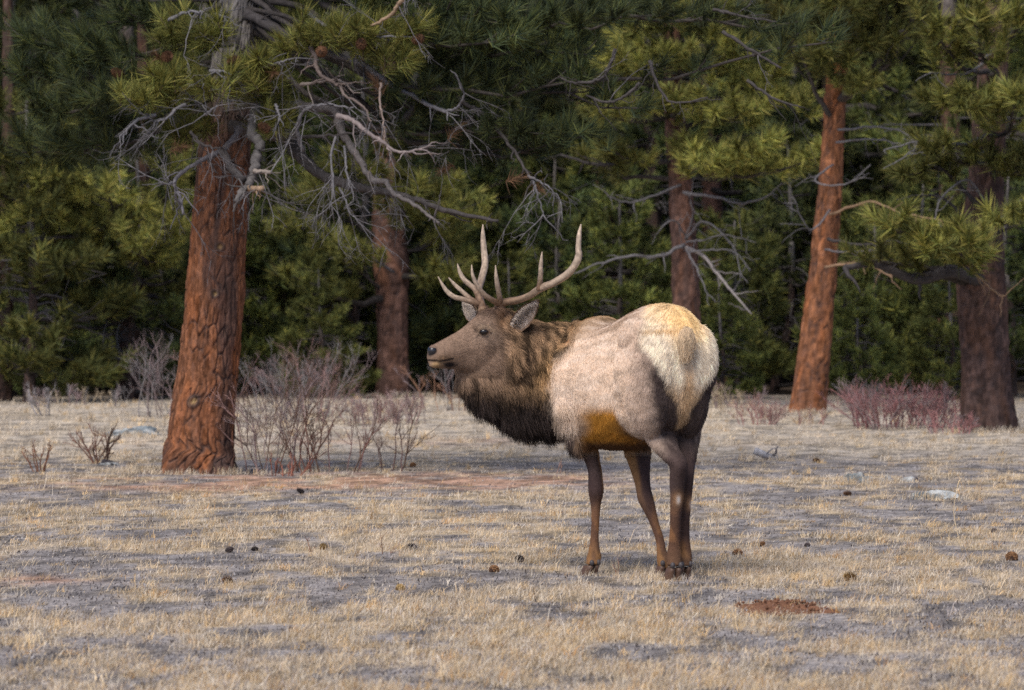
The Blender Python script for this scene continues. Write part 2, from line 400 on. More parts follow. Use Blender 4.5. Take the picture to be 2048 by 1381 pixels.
def make_tuft(n, L, wid, rng, cols, back=0.55):
    """needles bristling round the last part of a shoot that points along +Z"""
    z0 = rng.uniform(-.10, .06, n); az = rng.uniform(0, 2 * np.pi, n)
    pol = np.clip(rng.beta(1.6, 1.6, n) * 1.75 * (1 - back * (z0 > .02)), .05, 1.9)
    d = np.stack([np.sin(pol) * np.cos(az), np.sin(pol) * np.sin(az), np.cos(pol)], 1)
    p0 = np.stack([np.zeros(n), np.zeros(n), z0], 1) + d * .006
    ln = L * rng.uniform(.65, 1.1, n)
    side = unit(np.cross(d, rng.normal(0, 1, (n, 3)))) * wid * .5
    tip = p0 + d * ln[:, None] + np.array([0, 0, 1.0]) * (ln * .12)[:, None]
    V = np.stack([p0 - side, p0 + side, tip], 1).reshape(-1, 3)
    c = np.asarray(cols)[rng.integers(0, len(cols), n)] * rng.uniform(.7, 1.25, (n, 1))
    return V, np.arange(n * 3).reshape(-1, 3), np.repeat(c, 3, 0)

YG = [(.215, .200, .042), (.175, .180, .042), (.240, .210, .055)]
MG = [(.105, .122, .033), (.130, .138, .036), (.080, .100, .034)]
DG = [(.045, .068, .030), (.055, .075, .030), (.040, .058, .034)]

def basis(d, rng):
    d = unit(d); a = unit(np.cross(d, unit(rng.normal(0, 1, d.shape)))); b = np.cross(d, a)
    return np.stack([a, b, d], -1)          # columns

def tuft_mass(gg, tufts, variants, rng):
    """adds many tufts (position, direction, scale, brightness) to a Geo, vectorised per variant"""
    if not len(tufts): return
    P = np.array([t[0] for t in tufts]); D = np.array([t[1] for t in tufts]); s = np.array([t[2] for t in tufts]); b = np.array([t[3] for t in tufts])
    M = basis(D, rng); pick = rng.integers(0, len(variants), len(P))
    for k, (V, Fc, C) in enumerate(variants):
        m = pick == k
        if not m.any(): continue
        X = np.einsum('nij,vj->nvi', M[m], V) * s[m][:, None, None] + P[m][:, None]
        nn = len(X); F2 = (np.arange(nn)[:, None, None] * len(V) + Fc[None]).reshape(-1, 3)
        gg.add(X.reshape(-1, 3), F2, (C[None] * b[m][:, None, None]).reshape(-1, 3))

def bough(start, end, r0, rng, nsub=9, sub=0.55, sag=0.06, wig=0.05, bare=0.35, per=3, tscale=1.0, bright=1.0, col=(.058, .050, .046), twigs=True, gg=None, ns=6):
    """one limb: a wandering tapered stem, side shoots, and the places and directions of its needle tufts"""
    gg = gg or Geo(); start, end = np.asarray(start, float), np.asarray(end, float); L = np.linalg.norm(end - start)
    mid = (start + end) / 2 + np.array([0, 0, -sag * L]) + rng.normal(0, .03 * L, 3)
    P = wiggle([start, mid, end], wig, rng, 12)
    P[:, 2] += (np.linspace(0, 1, 12) ** 3) * .04 * L
    gg.add(*tube(P, np.linspace(r0, max(.005, r0 * .22), 12), ns), np.asarray(col) * rng.uniform(.7, 1.3))
    tufts = []; T = unit(np.gradient(P, axis=0))
    for q in range(nsub):
        t = bare + (1 - bare) * (q + rng.uniform(.1, .9)) / nsub
        i = min(10, int(t * 11)); p = P[i] + (P[i + 1] - P[i]) * (t * 11 - i)
        lat = unit(np.cross(T[i], [0, 0, 1])) * (1 if q % 2 else -1)
        d = unit(T[i] * rng.uniform(.4, 1.0) + lat * rng.uniform(.3, 1.0) + np.array([0, 0, rng.uniform(-.15, .55)]))
        l = sub * rng.uniform(.5, 1.2) * (1.15 - .6 * t)
        e = p + d * l + np.array([0, 0, .12 * l])
        if twigs:
            S2 = wiggle([p, (p + e) / 2 - np.array([0, 0, .05 * l]), e], .08, rng, 5)
            gg.add(*tube(S2, np.linspace(max(.006, r0 * .28), .004, 5), 4), np.asarray(col) * rng.uniform(.7, 1.4))
        for k in range(per):
            f = 1.0 if k == 0 else rng.uniform(.25, 1.0)
            pp = p + (e - p) * f + rng.normal(0, .05 * (k > 0), 3)
            dd = unit(d + np.array([0, 0, rng.uniform(.2, 1.2)]) + rng.normal(0, .35, 3))
            tufts.append((pp, dd, tscale * rng.uniform(.5, 1.3), bright * rng.uniform(.5, 1.4)))
    tufts.append((P[-1], unit(T[-1] + np.array([0, 0, .5])), tscale, bright))
    return gg, tufts

rt = np.random.default_rng(77)
FAR_VARS = [make_tuft(74, .14, .015, rt, DG + MG + MG, .3) for _ in range(4)]
YNG_VARS = [make_tuft(74, .14, .015, rt, YG[:1] + MG + MG, .3) for _ in range(4)]
MID_VARS = [make_tuft(96, .14, .0115, rt, YG + MG[:2], .3) for _ in range(5)]
DRK_VARS = [make_tuft(64, .18, .010, rt, MG + DG) for _ in range(5)]

def pine_kit(height, r, z0, limb, nl, variants, seed, hue, dense=1.0, lowdark=False):
    """meshes of one whole pine standing at the origin: trunk, limbs, foliage"""
    rng = np.random.default_rng(seed)
    bend = rng.normal(0, .02, 2) * height
    zz = np.array([-.15, .2, height * .3, height * .6, height])
    P = np.stack([np.interp(zz, [0, height], [0, bend[0]]), np.interp(zz, [0, height], [0, bend[1]]), zz], 1); P[1:-1, :2] += rng.normal(0, .06, (3, 2))
    rr = np.array([r * 1.35, r * 1.05, r * .85, r * .55, .02])
    tm = trunk_mesh("trunk", P, rr, hue, 18, 50, .11, .016, seed, .2, height * .55)
    Q = spline(P, 60); gb = Geo(); tufts = []
    for q in range(nl):
        f = (q + rng.uniform(0, 1)) / nl; z = z0 + (height - z0) * f ** 1.05
        c = np.array([np.interp(z, Q[:, 2], Q[:, k]) for k in range(3)])
        a = q * 2.4 + rng.uniform(-.5, .5); l = limb * (1.0 - .75 * f) * rng.uniform(.7, 1.2)
        e = c + np.array([math.cos(a) * l, math.sin(a) * l, l * rng.uniform(-.12, .35)])
        _, t = bough(c, e, .012 + .022 * l, rng, max(5, int(7 * dense * l)), .62, .03, .06, .3, 2, 1.35, 1.0, gg=gb, ns=5)
        tufts += t
    for q in range(int(nl * .9)):      # bare dead lower limbs
        z = rng.uniform(.6, z0 + 2.2); c = np.array([np.interp(z, Q[:, 2], Q[:, k]) for k in range(3)]); a = rng.uniform(0, 6.28); l = limb * rng.uniform(.3, .8)
        P2 = wiggle([c, c + np.array([math.cos(a) * l * .5, math.sin(a) * l * .5, .05]), c + np.array([math.cos(a) * l, math.sin(a) * l, -l * rng.uniform(.0, .35)])], .08, rng, 8)
        gb.add(*tube(P2, np.linspace(.02, .005, 8), 4), np.array([.11, .10, .10]) * rng.uniform(.6, 1.3))
        for w in range(3):
            i = rng.integers(3, 8); e = P2[i] + rng.normal(0, .22, 3); gb.add(*tube(wiggle([P2[i], e], .1, rng, 4), np.linspace(.007, .003, 4), 3), np.array([.11, .10, .10]))
    gf = Geo(); tuft_mass(gf, tufts, variants, rng)
    return tm, gb.mesh("boughs", M_WOOD), gf.mesh("foliage", M_NEEDLE_FAR, smooth=False)

def plant_kit(kit, name, label, cat, loc, rz, sc, group):
    t = thing(name, label, cat, loc, group); t.rotation_euler = (0, 0, rz); t.scale = (sc, sc, sc)
    link("trunk", kit[0], t); link("boughs", kit[1], t, kind="stuff"); link("foliage", kit[2], t, kind="stuff")
    return t

def gloc(px, D, dz=0.0):
    x = (px - CX) / F_PX * D
    return (x, D, float(GZ(np.array([x]), np.array([D]))[0]) + dz)

DARK_HUE, ORANGE, UMBER = (.062, .047, .042), (.25, .105, .050), (.135, .076, .058)
KITS = [pine_kit(9.5, .17, 1.9, 2.3, 30, FAR_VARS, 101, DARK_HUE), pine_kit(11, .21, 2.4, 2.6, 32, FAR_VARS, 102, UMBER),
        pine_kit(8.5, .15, 1.4, 2.2, 30, FAR_VARS, 103, DARK_HUE), pine_kit(10, .19, 1.7, 2.5, 32, YNG_VARS, 104, UMBER)]
BUSH = [pine_kit(4.2, .08, .15, 1.5, 30, YNG_VARS, 111, DARK_HUE, 1.5), pine_kit(3.4, .06, .12, 1.3, 28, YNG_VARS, 112, DARK_HUE, 1.6),
        pine_kit(4.8, .09, .18, 1.6, 32, FAR_VARS, 113, DARK_HUE, 1.4)]

# the wood behind: rows of pines back into the dark, jittered so that no two stand alike
rw = np.random.default_rng(900)
nfar = 0
for row, D in enumerate(np.arange(74, 134, 4.4)):
    half = D * 1024 / F_PX + 6.5
    for x in np.arange(-half, half, 3.1 + .028 * (D - 74)):
        xx, dd = x + rw.uniform(-1.1, 1.1), D + rw.uniform(-1.8, 1.8)
        z = float(GZ(np.array([xx]), np.array([dd]))[0])
        k = KITS[rw.integers(0, 4)]
        plant_kit(k, "pine_tree", "pine deep in the shaded wood behind the clearing", "tree", (xx, dd, z - .05), rw.uniform(0, 6.28), rw.uniform(.85, 1.25), "pines deep in the wood"); nfar += 1
for q in range(80):                      # thicket of young pines under them
    D = rw.uniform(70, 100); xx = rw.uniform(-1, 1) * (D * 1024 / F_PX + 1.5)
    plant_kit(BUSH[rw.integers(0, 3)], "young_pine", "bushy young pine in the understory between the shaded trunks", "tree",
              (xx, D, float(GZ(np.array([xx]), np.array([D]))[0]) - .03), rw.uniform(0, 6.28), rw.uniform(.6, 1.1), "young pines in the understory")
for px, D, b, sc in ((900, 72, 0, .55), (1010, 70, 1, .6), (1130, 71, 2, .6), (1240, 70, 0, .7), (1480, 69, 1, .75), (1560, 71, 2, .8), (1740, 69, 1, .8), (1840, 70, 0, .75), (2030, 68, 2, .7), (690, 71, 1, .65), (480, 70, 1, .8), (180, 72, 1, .6), (330, 69, 0, .5), (110, 69, 2, .45), (20, 70, 1, .6), (430, 68, 1, .45), (1440, 66, 0, .42), (1710, 65, 1, .45), (1900, 66, 0, .5), (640, 67, 0, .45)):
    plant_kit(BUSH[b], "young_pine", "bushy young pine in the understory between the shaded trunks", "tree", gloc(px, D, -.05), px * .37, sc, "young pines in the understory")
for px, D, b, sc, lab in ((60, 65.0, 0, .98, "bright young pine at the left edge, outermost of two left of the thick trunk"),
                          (255, 66.5, 2, .80, "bright young pine close behind the thick leaning trunk on its left side"),
                          (560, 71.0, 0, .85, "young pine with yellow green tips just right of the thick leaning trunk")):
    plant_kit(BUSH[b], "young_pine", lab, "tree", gloc(px, D, -.03), px * .1, sc, "bright young pines at the edge of the wood")

def crown_above(root, path, z0, z1, n, length, variants, rng, mat):
    """the part of a near tree's crown that rises out of the picture"""
    gb = Geo(); tufts = []
    for q in range(n):
        z = z0 + (z1 - z0) * (q + rng.uniform(0, 1)) / n; c = np.array([np.interp(z, path[:, 2], path[:, k]) for k in range(3)])
        a = q * 2.4 + rng.uniform(-.4, .4); l = length * (1.1 - .7 * (q / n)) * rng.uniform(.75, 1.15)
        _, t = bough(c, c + np.array([math.cos(a) * l, math.sin(a) * l, l * rng.uniform(-.05, .3)]), .015 + .02 * l, rng, int(6 * l), .6, .03, .06, .35, 3, 1.1, gg=gb, ns=5)
        tufts += t
    return gb, tufts

def near_tree(name, label, path, hue, limbs, dead, variants, seed, nu=40, nv=150, crown=(6.4, 9.5, 14, 2.2), top=None, grey_from=9, group=None, dirt=.35, bright=1.0, flare=.3, knots=()):
    """a pine surveyed from the photograph: path rows are px, py, D, radius in px; limbs end where their foliage is seen"""
    rng = np.random.default_rng(seed)
    P = np.array([W(a, b, D) for a, b, D, r in path]); rr = np.array([r * D / F_PX for a, b, D, r in path])
    base = P[0].copy(); base[2] = float(GZ(P[:1, 0], P[:1, 1])[0]); P[0, 2] = base[2] - .12
    t = thing(name, label, "tree", tuple(base), group)
    link("trunk", trunk_mesh("trunk", P - base, rr, hue, nu, int(nv * 1.5), .085, .024, seed, flare, grey_from, dirt, knots), t)
    Q = spline(P, 80); tufts = []
    for lm in limbs:
        (py0, ex, ey, eD, r0, ns_, sub, br) = lm[:8]; var = lm[8] if len(lm) > 8 else None
        i = np.argmin(np.abs((HY - F_PX * (Q[:, 2] - CAM_H) / Q[:, 1]) - py0)); st = Q[i]
        gb, tf = bough(st, W(ex, ey, eD), r0 * .8, rng, ns_ + 2, sub, .05, .06, .4, 2, 1.25, br * bright)
        gb.V = [v - base for v in gb.V]
        link("branch", gb.mesh("branch", M_WOOD), t); tufts += tf
    for pts, D0, D1, r0, r1, col in dead:
        n = len(pts); Ds = np.linspace(D0, D1, n)
        PP = np.array([W(a, b, d) for (a, b), d in zip(pts, Ds)]); PP = spline(PP, max(8, 4 * n)); PP[1:] += rng.normal(0, .006, (len(PP) - 1, 3))
        gb = Geo(); gb.add(*tube(PP - base, np.linspace(r0, r1, len(PP)), 7), col)
        for k in range(int(3 + len(pts) * 1.5)):       # snapped side twigs
            i = rng.integers(2, len(PP)); T = unit(PP[i] - PP[i - 1]); d = unit(T * .6 + rng.normal(0, .6, 3) + np.array([0, 0, -.25])); l = rng.uniform(.06, .38)
            S2 = wiggle([PP[i], PP[i] + d * l * .5, PP[i] + d * l + np.array([0, 0, rng.uniform(-.1, .08) * l])], .12, rng, 6)
            gb.add(*tube(S2 - base, np.linspace(max(r1, r0 * .35), .003, 6), 4), np.asarray(col) * rng.uniform(.7, 1.2))
        link("dead_branch", gb.mesh("dead_branch", M_WOOD), t)
    gb, tf = crown_above(t, Q, *crown, variants, rng, None)
    gb.V = [v - base for v in gb.V]; link("boughs", gb.mesh("boughs", M_WOOD), t, kind="stuff")
    gf = Geo(); tuft_mass(gf, [(p - base, d, s, b) for p, d, s, b in tufts + tf], variants, rng)
    link("foliage", gf.mesh("foliage", M_NEEDLE, smooth=False), t, kind="stuff")
    return t, base

GREY, TAN, DKW = (.155, .145, .15), (.27, .175, .11), (.06, .053, .053)
# B: forked trunk behind the elk's face
near_tree("pine_tree", "dark forked pine with a rusty patched trunk standing behind the elk's face",
    [(786, 800, 69, 38), (786, 740, 69, 33), (785, 650, 69, 31), (784, 590, 69, 33), (782, 530, 69, 37), (778, 470, 69.2, 34), (772, 380, 69.5, 28), (770, 200, 70, 22), (775, -100, 70, 15), (775, -500, 70, 3)], UMBER,
    [(600, 590, 560, 68, .085, 8, .6, .9), (610, 640, 480, 68.5, .05, 9, .7, 1.1), (560, 905, 570, 68, .07, 8, .6, .9), (520, 880, 480, 69, .06, 10, .7, 1.1), (480, 640, 400, 69, .05, 9, .7, 1.0),
     (430, 900, 400, 69, .05, 10, .7, 1.1), (400, 680, 330, 69, .05, 9, .7, .9), (380, 940, 450, 68, .05, 9, .7, 1.1), (350, 560, 450, 68, .05, 9, .6, 1.0), (300, 850, 280, 69, .05, 9, .7, .8), (500, 700, 520, 67.5, .04, 7, .5, 1.0), (450, 800, 405, 68, .04, 9, .5, 1.0), (400, 745, 350, 68, .04, 9, .5, .8), (350, 815, 300, 68, .04, 9, .5, .7)],
    [([(788, 545), (735, 512), (700, 505)], 68.6, 68, .02, .008, GREY)], MID_VARS, 201, 30, 110)
# C: straight trunk behind the elk's back with a spray of silver dead wood
near_tree("pine_tree", "straight grey brown pine behind the elk's back with silver dead limbs at mid height",
    [(1380, 812, 62, 34), (1376, 720, 62, 29), (1373, 620, 62, 28), (1370, 530, 62, 27), (1366, 450, 62, 25), (1361, 380, 62, 23), (1355, 300, 62, 22), (1348, 200, 62, 20), (1342, 60, 62, 18), (1338, -200, 62, 12), (1338, -600, 62, 2)], UMBER,
    [(180, 1225, 150, 61, .05, 12, .6, 1.2), (230, 1215, 240, 61, .05, 12, .6, 1.1), (120, 1280, 95, 61.5, .05, 10, .6, 1.2), (150, 1460, 120, 61, .05, 12, .6, 1.2), (200, 1560, 160, 61, .05, 13, .6, 1.2),
     (240, 1500, 235, 60.5, .05, 12, .6, 1.1), (200, 1625, 215, 60.5, .05, 11, .5, 1.0), (330, 1440, 322, 60.5, .04, 9, .45, 1.4), (340, 1530, 315, 60.2, .045, 11, .45, 1.5), (345, 1640, 335, 60, .045, 12, .45, 1.4),
     (330, 1200, 300, 61.5, .045, 9, .5, .8), (100, 1420, 40, 61.5, .05, 10, .6, .8), (60, 1250, 20, 61.5, .05, 10, .6, .8), (360, 1180, 330, 62, .05, 5, .4, .7), (230, 1350, 215, 61, .04, 9, .4, .9), (150, 1345, 120, 61, .04, 9, .45, .9), (60, 1360, 30, 61, .04, 9, .45, .8), (330, 1385, 290, 61.2, .04, 6, .3, 1.0)],
    [([(1372, 495), (1410, 515), (1440, 555), (1470, 590), (1503, 628)], 61.8, 61, .028, .010, (.27, .24, .23)), ([(1370, 490), (1320, 512), (1260, 512), (1205, 525), (1150, 548)], 61.8, 61.2, .026, .008, GREY),
     ([(1372, 480), (1400, 445), (1430, 455), (1470, 500), (1482, 560)], 61.8, 61, .016, .006, GREY), ([(1372, 500), (1395, 540), (1415, 590)], 61.7, 61, .016, .006, GREY), ([(1370, 470), (1345, 440), (1310, 470)], 61.7, 61, .014, .005, GREY),
     ([(1372, 485), (1410, 480), (1450, 470), (1490, 480)], 61.7, 61, .014, .005, GREY), ([(1374, 505), (1425, 500), (1470, 505), (1500, 540)], 61.7, 61, .014, .005, GREY), ([(1370, 480), (1385, 430), (1380, 400)], 61.7, 61.2, .012, .005, GREY),
     ([(1366, 385), (1430, 395), (1480, 408), (1530, 395), (1560, 370)], 61.7, 61, .022, .008, GREY), ([(1362, 370), (1300, 395), (1250, 405), (1215, 390)], 61.8, 61.3, .018, .006, GREY), ([(1356, 325), (1280, 322), (1200, 330), (1120, 310)], 62, 61.5, .035, .015, DKW)],
    MID_VARS, 202, 28, 110, bright=1.25)
# D: orange trunk
near_tree("pine_tree", "slender bright orange barked pine rising from pink brush right of the elk",
    [(1612, 838, 58.6, 46), (1618, 800, 58.6, 38), (1625, 740, 58.6, 34), (1635, 650, 58.6, 31), (1646, 540, 58.6, 28), (1653, 460, 58.6, 26), (1660, 380, 58.6, 24), (1667, 270, 58.6, 22), (1673, 170, 58.6, 21), (1682, 60, 58.6, 19), (1690, -150, 58.6, 15), (1695, -600, 58.6, 3)], ORANGE,
    [(200, 1850, 40, 57.6, .075, 8, .6, .7), (240, 1600, 90, 58, .05, 8, .6, .7), (120, 1840, -20, 58, .06, 8, .6, .7), (130, 1540, 20, 57.5, .05, 9, .6, .6), (60, 1720, 100, 57.5, .05, 8, .5, .7), (60, 1690, 40, 57.2, .04, 10, .45, .7), (110, 1655, 120, 57.4, .04, 10, .4, .8), (150, 1710, 185, 57.4, .04, 9, .4, .8), (10, 1760, 0, 57.4, .05, 10, .5, .7)],
    [([(1675, 260), (1760, 255), (1815, 270), (1835, 310)], 58.4, 57.6, .016, .006, GREY), ([(1672, 285), (1750, 278), (1800, 290)], 58.4, 57.8, .014, .006, GREY), ([(1660, 420), (1620, 460), (1585, 395)], 58.3, 57.7, .014, .006, GREY),
     ([(1655, 478), (1720, 490), (1790, 480)], 58.4, 57.8, .022, .008, DKW), ([(1650, 535), (1700, 528), (1745, 535), (1785, 555)], 58.3, 57.6, .018, .007, TAN), ([(1658, 430), (1740, 405), (1800, 425), (1880, 440)], 58.4, 57.2, .018, .007, TAN),
     ([(1650, 500), (1690, 505), (1750, 500)], 58.4, 57.8, .014, .006, GREY), ([(1666, 330), (1630, 362), (1690, 370), (1740, 330)], 58.3, 57.5, .014, .006, GREY), ([(1680, 200), (1740, 140), (1810, 60)], 58.4, 57.6, .045, .02, (.075, .065, .06))],
    MID_VARS, 203, 36, 150, grey_from=6.0, dirt=.3)
# E: massive dark trunk at the right edge
near_tree("pine_tree", "massive dark pine with thick low limbs at the right edge beyond the pink brush",
    [(1980, 868, 52, 62), (1976, 820, 52, 53), (1970, 740, 52, 49), (1966, 640, 52, 49), (1962, 560, 52, 50), (1964, 470, 52, 42), (1972, 350, 52, 36), (1982, 200, 52, 32), (1990, 0, 52, 27), (1995, -300, 52, 17), (1995, -800, 52, 3)], (.095, .060, .050),
    [(560, 1740, 520, 51, .075, 6, .4, .7), (480, 1790, 470, 50.5, .05, 10, .4, 1.5), (470, 1860, 495, 50.3, .045, 9, .35, 1.4), (480, 1935, 480, 50, .04, 8, .3, 1.4), (440, 2025, 435, 50, .04, 6, .3, 1.3), (240, 1975, 220, 50.3, .04, 9, .4, 1.2),
     (260, 2030, 210, 50, .04, 8, .4, 1.2), (140, 1880, 60, 50.5, .05, 10, .5, 1.0), (160, 1960, 70, 50.3, .05, 10, .5, 1.0), (200, 1890, 210, 50.8, .05, 7, .4, .9), (330, 1860, 290, 51, .05, 6, .4, .8), (350, 2060, 330, 51, .05, 8, .5, .8), (90, 2040, 40, 50.5, .05, 9, .5, .9), (300, 1800, 380, 51, .05, 5, .35, .8)],
    [([(1962, 560), (1900, 545), (1830, 560), (1760, 530), (1690, 535)], 51.8, 51, .09, .03, DKW), ([(1960, 520), (1920, 480), (1930, 520), (1985, 580), (2010, 595)], 51.7, 50.8, .02, .008, TAN),
     ([(1970, 300), (1900, 330), (1840, 300), (1800, 320)], 51.8, 50.8, .02, .007, GREY), ([(1972, 270), (1920, 290), (1850, 280), (1770, 300)], 51.8, 50.6, .02, .007, GREY), ([(1985, 100), (1950, 140), (1900, 150), (1860, 145)], 51.8, 50.8, .018, .007, GREY),
     ([(1964, 420), (1900, 350), (1860, 330)], 51.8, 51, .03, .01, DKW), ([(1968, 400), (1930, 360), (1880, 400), (1870, 440)], 51.7, 50.8, .016, .006, GREY), ([(1960, 480), (1890, 400), (1830, 390)], 51.7, 50.9, .02, .007, DKW),
     ([(1975, 450), (2010, 430), (2040, 400)], 51.7, 50.9, .016, .006, GREY), ([(1964, 500), (1990, 470), (2040, 450)], 51.8, 51, .03, .012, DKW)],
    MID_VARS, 204, 40, 130, grey_from=8, dirt=.5)
# F, G: dark trunks at the left
near_tree("pine_tree", "short dark reddish pine in deep shade left of the thick leaning trunk",
    [(253, 805, 67, 26), (255, 760, 67, 22), (258, 690, 67, 20), (266, 600, 67, 19), (280, 480, 67, 17), (285, 300, 67, 14), (285, -100, 67, 8), (285, -400, 67, 2)], (.085, .05, .04),
    [(610, 60, 560, 66, .05, 9, .7, .6), (590, 420, 560, 66, .05, 8, .7, .6), (560, 150, 470, 65, .05, 12, .7, 1.4), (520, 330, 430, 65, .05, 11, .7, 1.5), (480, 200, 380, 64.5, .05, 11, .7, 1.6), (450, 90, 400, 64.5, .05, 11, .7, 1.6), (430, 330, 350, 65, .05, 10, .7, 1.3), (500, 30, 450, 64.5, .05, 11, .7, 1.6), (540, 260, 520, 64.6, .05, 10, .6, 1.5)],
    [([(262, 640), (200, 655), (110, 660), (40, 700)], 66.8, 66, .03, .01, DKW), ([(262, 620), (235, 660), (240, 720)], 66.5, 66, .015, .005, GREY), ([(262, 600), (215, 640), (205, 690)], 66.5, 66, .015, .005, GREY)],
    MID_VARS, 205, 24, 90)
near_tree("pine_tree", "dark pine trunk cut off by the left edge of the view",
    [(6, 812, 66, 20), (8, 740, 66, 17), (10, 640, 66, 16), (14, 480, 66, 15), (16, 200, 66, 12), (16, -200, 66, 7), (16, -500, 66, 2)], (.075, .05, .04),
    [(560, 120, 540, 65.5, .04, 8, .6, .7), (480, 110, 430, 65, .04, 10, .7, 1.1), (420, -70, 380, 65, .04, 8, .6, 1.0), (380, 90, 340, 65, .04, 8, .6, .9)], [], MID_VARS, 206, 20, 80)
# leaning dead stem in the shade right of the orange trunk
lp = spline(np.array([W(1688, 775, 71), W(1715, 720, 71), W(1765, 680, 70.8), W(1830, 665, 70.6)]), 14); lb = lp[0].copy(); lb[2] = float(GZ(lp[:1, 0], lp[:1, 1])[0])
gl = Geo(); gl.add(*tube(np.vstack([[0, 0, -.05], lp - lb]), np.linspace(.11, .05, 15), 8), (.075, .06, .06))
fk = spline(np.array([W(1742, 700, 70.9), W(1760, 640, 70.9), W(1800, 610, 70.8)]), 8); gl.add(*tube(fk - lb, np.linspace(.08, .03, 8), 7), (.075, .06, .06))
thing("leaning_trunk", "crooked dark forked stem leaning in the shade right of the orange pine", "dead tree", tuple(lb), data=gl.mesh("leaning_trunk", M_WOOD))

# A: the thick leaning ponderosa at the left, nearest of the trees
def z4(x, y): return (x * .4883, y * .4883)
A_PATH = [(398, 950, 40.4, 88), (398, 918, 40.4, 78), (402, 880, 40.4, 70), (408, 800, 40.4, 64), (416, 740, 40.4, 61), (424, 660, 40.4, 59), (431, 580, 40.4, 58), (437, 480, 40.4, 56), (444, 390, 40.4, 55), (448, 320, 40.4, 52),
          (455, 250, 40.4, 47), (462, 170, 40.4, 44), (470, 100, 40.4, 42), (478, 20, 40.4, 40), (490, -150, 40.4, 36), (500, -450, 40.4, 25), (506, -900, 40.4, 10)]
rA = np.random.default_rng(301)
PA = np.array([W(a, b, D) for a, b, D, r in A_PATH]); RA = np.array([r * D / F_PX for a, b, D, r in A_PATH])
bA = PA[0].copy(); bA[2] = float(GZ(PA[:1, 0], PA[:1, 1])[0]); PA[0, 2] = bA[2] - .15
treeA = thing("ponderosa_pine", "thick leaning ponderosa pine with flaking rust orange bark, nearest tree on the left", "tree", tuple(bA))
QA = spline(PA, 120)
# the side of the trunk that faces the meadow, found from the frame used by the trunk sheet
_T, _U, _B = frames(spline(np.c_[PA - bA, RA], 420)[:, :3]); _f = np.array([0, -1.0, 0])
def facing(s_frac, off):
    i = int(s_frac * 419); return math.atan2(float(_B[i] @ _f), float(_U[i] @ _f)) + off
LA = np.linalg.norm(np.diff(PA, axis=0), axis=1).sum()
def knot(py, off, r):
    i = np.argmin(np.abs((HY - F_PX * (QA[:, 2] - CAM_H) / QA[:, 1]) - py)); s = np.linalg.norm(np.diff(QA[:i + 1], axis=0), axis=1).sum()
    return (facing(s / LA, off), s, r)
KN = []
for py, o, r in ((492, .22, .034), (585, .20, .030), (805, -.15, .045)):
    a, s, rr = knot(py, 0, r); th0 = a
    KN.append((a + o, s, rr))
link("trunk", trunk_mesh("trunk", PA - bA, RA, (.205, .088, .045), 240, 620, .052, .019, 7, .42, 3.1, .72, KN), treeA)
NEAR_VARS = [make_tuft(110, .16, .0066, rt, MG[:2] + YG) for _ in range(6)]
NEAR_DARK = [make_tuft(100, .165, .0066, rt, DG + MG) for _ in range(5)]  # darker needle colours, shade painted into the boughs not marked lit
A_LIMBS = [  # start py on trunk, end px, py, D, r0, shoots, shoot length, painted brightness, needles coloured as lit?
    (60, 60, 85, 40.6, .05, 14, .55, .9, 0), (110, 35, 190, 40.8, .05, 14, .55, .85, 0), (150, 110, 265, 40.2, .045, 13, .5, .85, 0), (200, 60, 330, 40.6, .04, 11, .45, .8, 0), (60, 190, 140, 40.0, .045, 13, .5, .9, 0),
    (0, 240, 55, 40.2, .05, 12, .5, .85, 0), (120, 200, 215, 39.7, .04, 12, .45, .9, 0), (180, 170, 330, 41.2, .035, 10, .45, .7, 0), (0, 120, 20, 40.6, .05, 12, .5, .8, 0), (160, 260, 290, 41.2, .035, 9, .4, .75, 0),
    (120, 335, 185, 39.3, .035, 8, .32, 1.45, 1), (190, 275, 230, 39.2, .03, 8, .30, 1.4, 1), (60, 345, 95, 39.5, .03, 8, .32, 1.1, 1), (40, 405, 95, 39.3, .03, 7, .28, 1.3, 1), (150, 430, 195, 39.2, .03, 6, .25, 1.4, 1),
    (110, 500, 135, 39.2, .03, 7, .25, 1.35, 1), (170, 545, 185, 39.3, .03, 6, .25, 1.1, 1), (220, 540, 262, 39.3, .025, 5, .2, 1.0, 1), (235, 355, 285, 39.6, .025, 5, .25, .9, 1),
    (20, 650, 90, 39.2, .05, 9, .35, 1.25, 1), (-20, 720, 85, 39.0, .05, 9, .35, 1.35, 1), (-20, 850, 75, 38.9, .05, 9, .35, 1.2, 1), (10, 805, 130, 38.9, .04, 7, .3, 1.15, 1), (-60, 880, 35, 39.2, .05, 9, .4, .9, 1), (-60, 700, 30, 40, .05, 9, .45, .7, 0),
    (-80, 1010, 60, 38.9, .07, 12, .45, .9, 0), (-60, 1060, 120, 38.8, .06, 11, .42, 1.0, 0), (-60, 1150, 100, 38.7, .06, 11, .42, 1.05, 0), (20, 1180, 195, 38.8, .06, 12, .42, .75, 0), (40, 1130, 265, 39.0, .055, 11, .4, .7, 0), (60, 1200, 290, 38.8, .055, 11, .4, .75, 0),
    (80, 1080, 320, 39.2, .05, 9, .35, .65, 0), (-80, 1280, 60, 38.6, .06, 12, .42, .85, 0), (-20, 1265, 265, 38.8, .05, 9, .35, .8, 0), (0, 960, 150, 39.4, .05, 10, .4, .6, 0), (-100, 1400, 30, 38.8, .05, 10, .4, .7, 0), (-80, 960, 30, 39.4, .05, 10, .4, .7, 0),
    (-120, 1600, 40, 38.8, .06, 12, .4, .7, 0), (-130, 1700, 110, 38.8, .05, 9, .35, .8, 0), (60, 880, 250, 40.8, .04, 8, .4, .5, 0), (80, 1000, 330, 40.6, .04, 8, .4, .5, 0)]
tA = {0: [], 1: []}
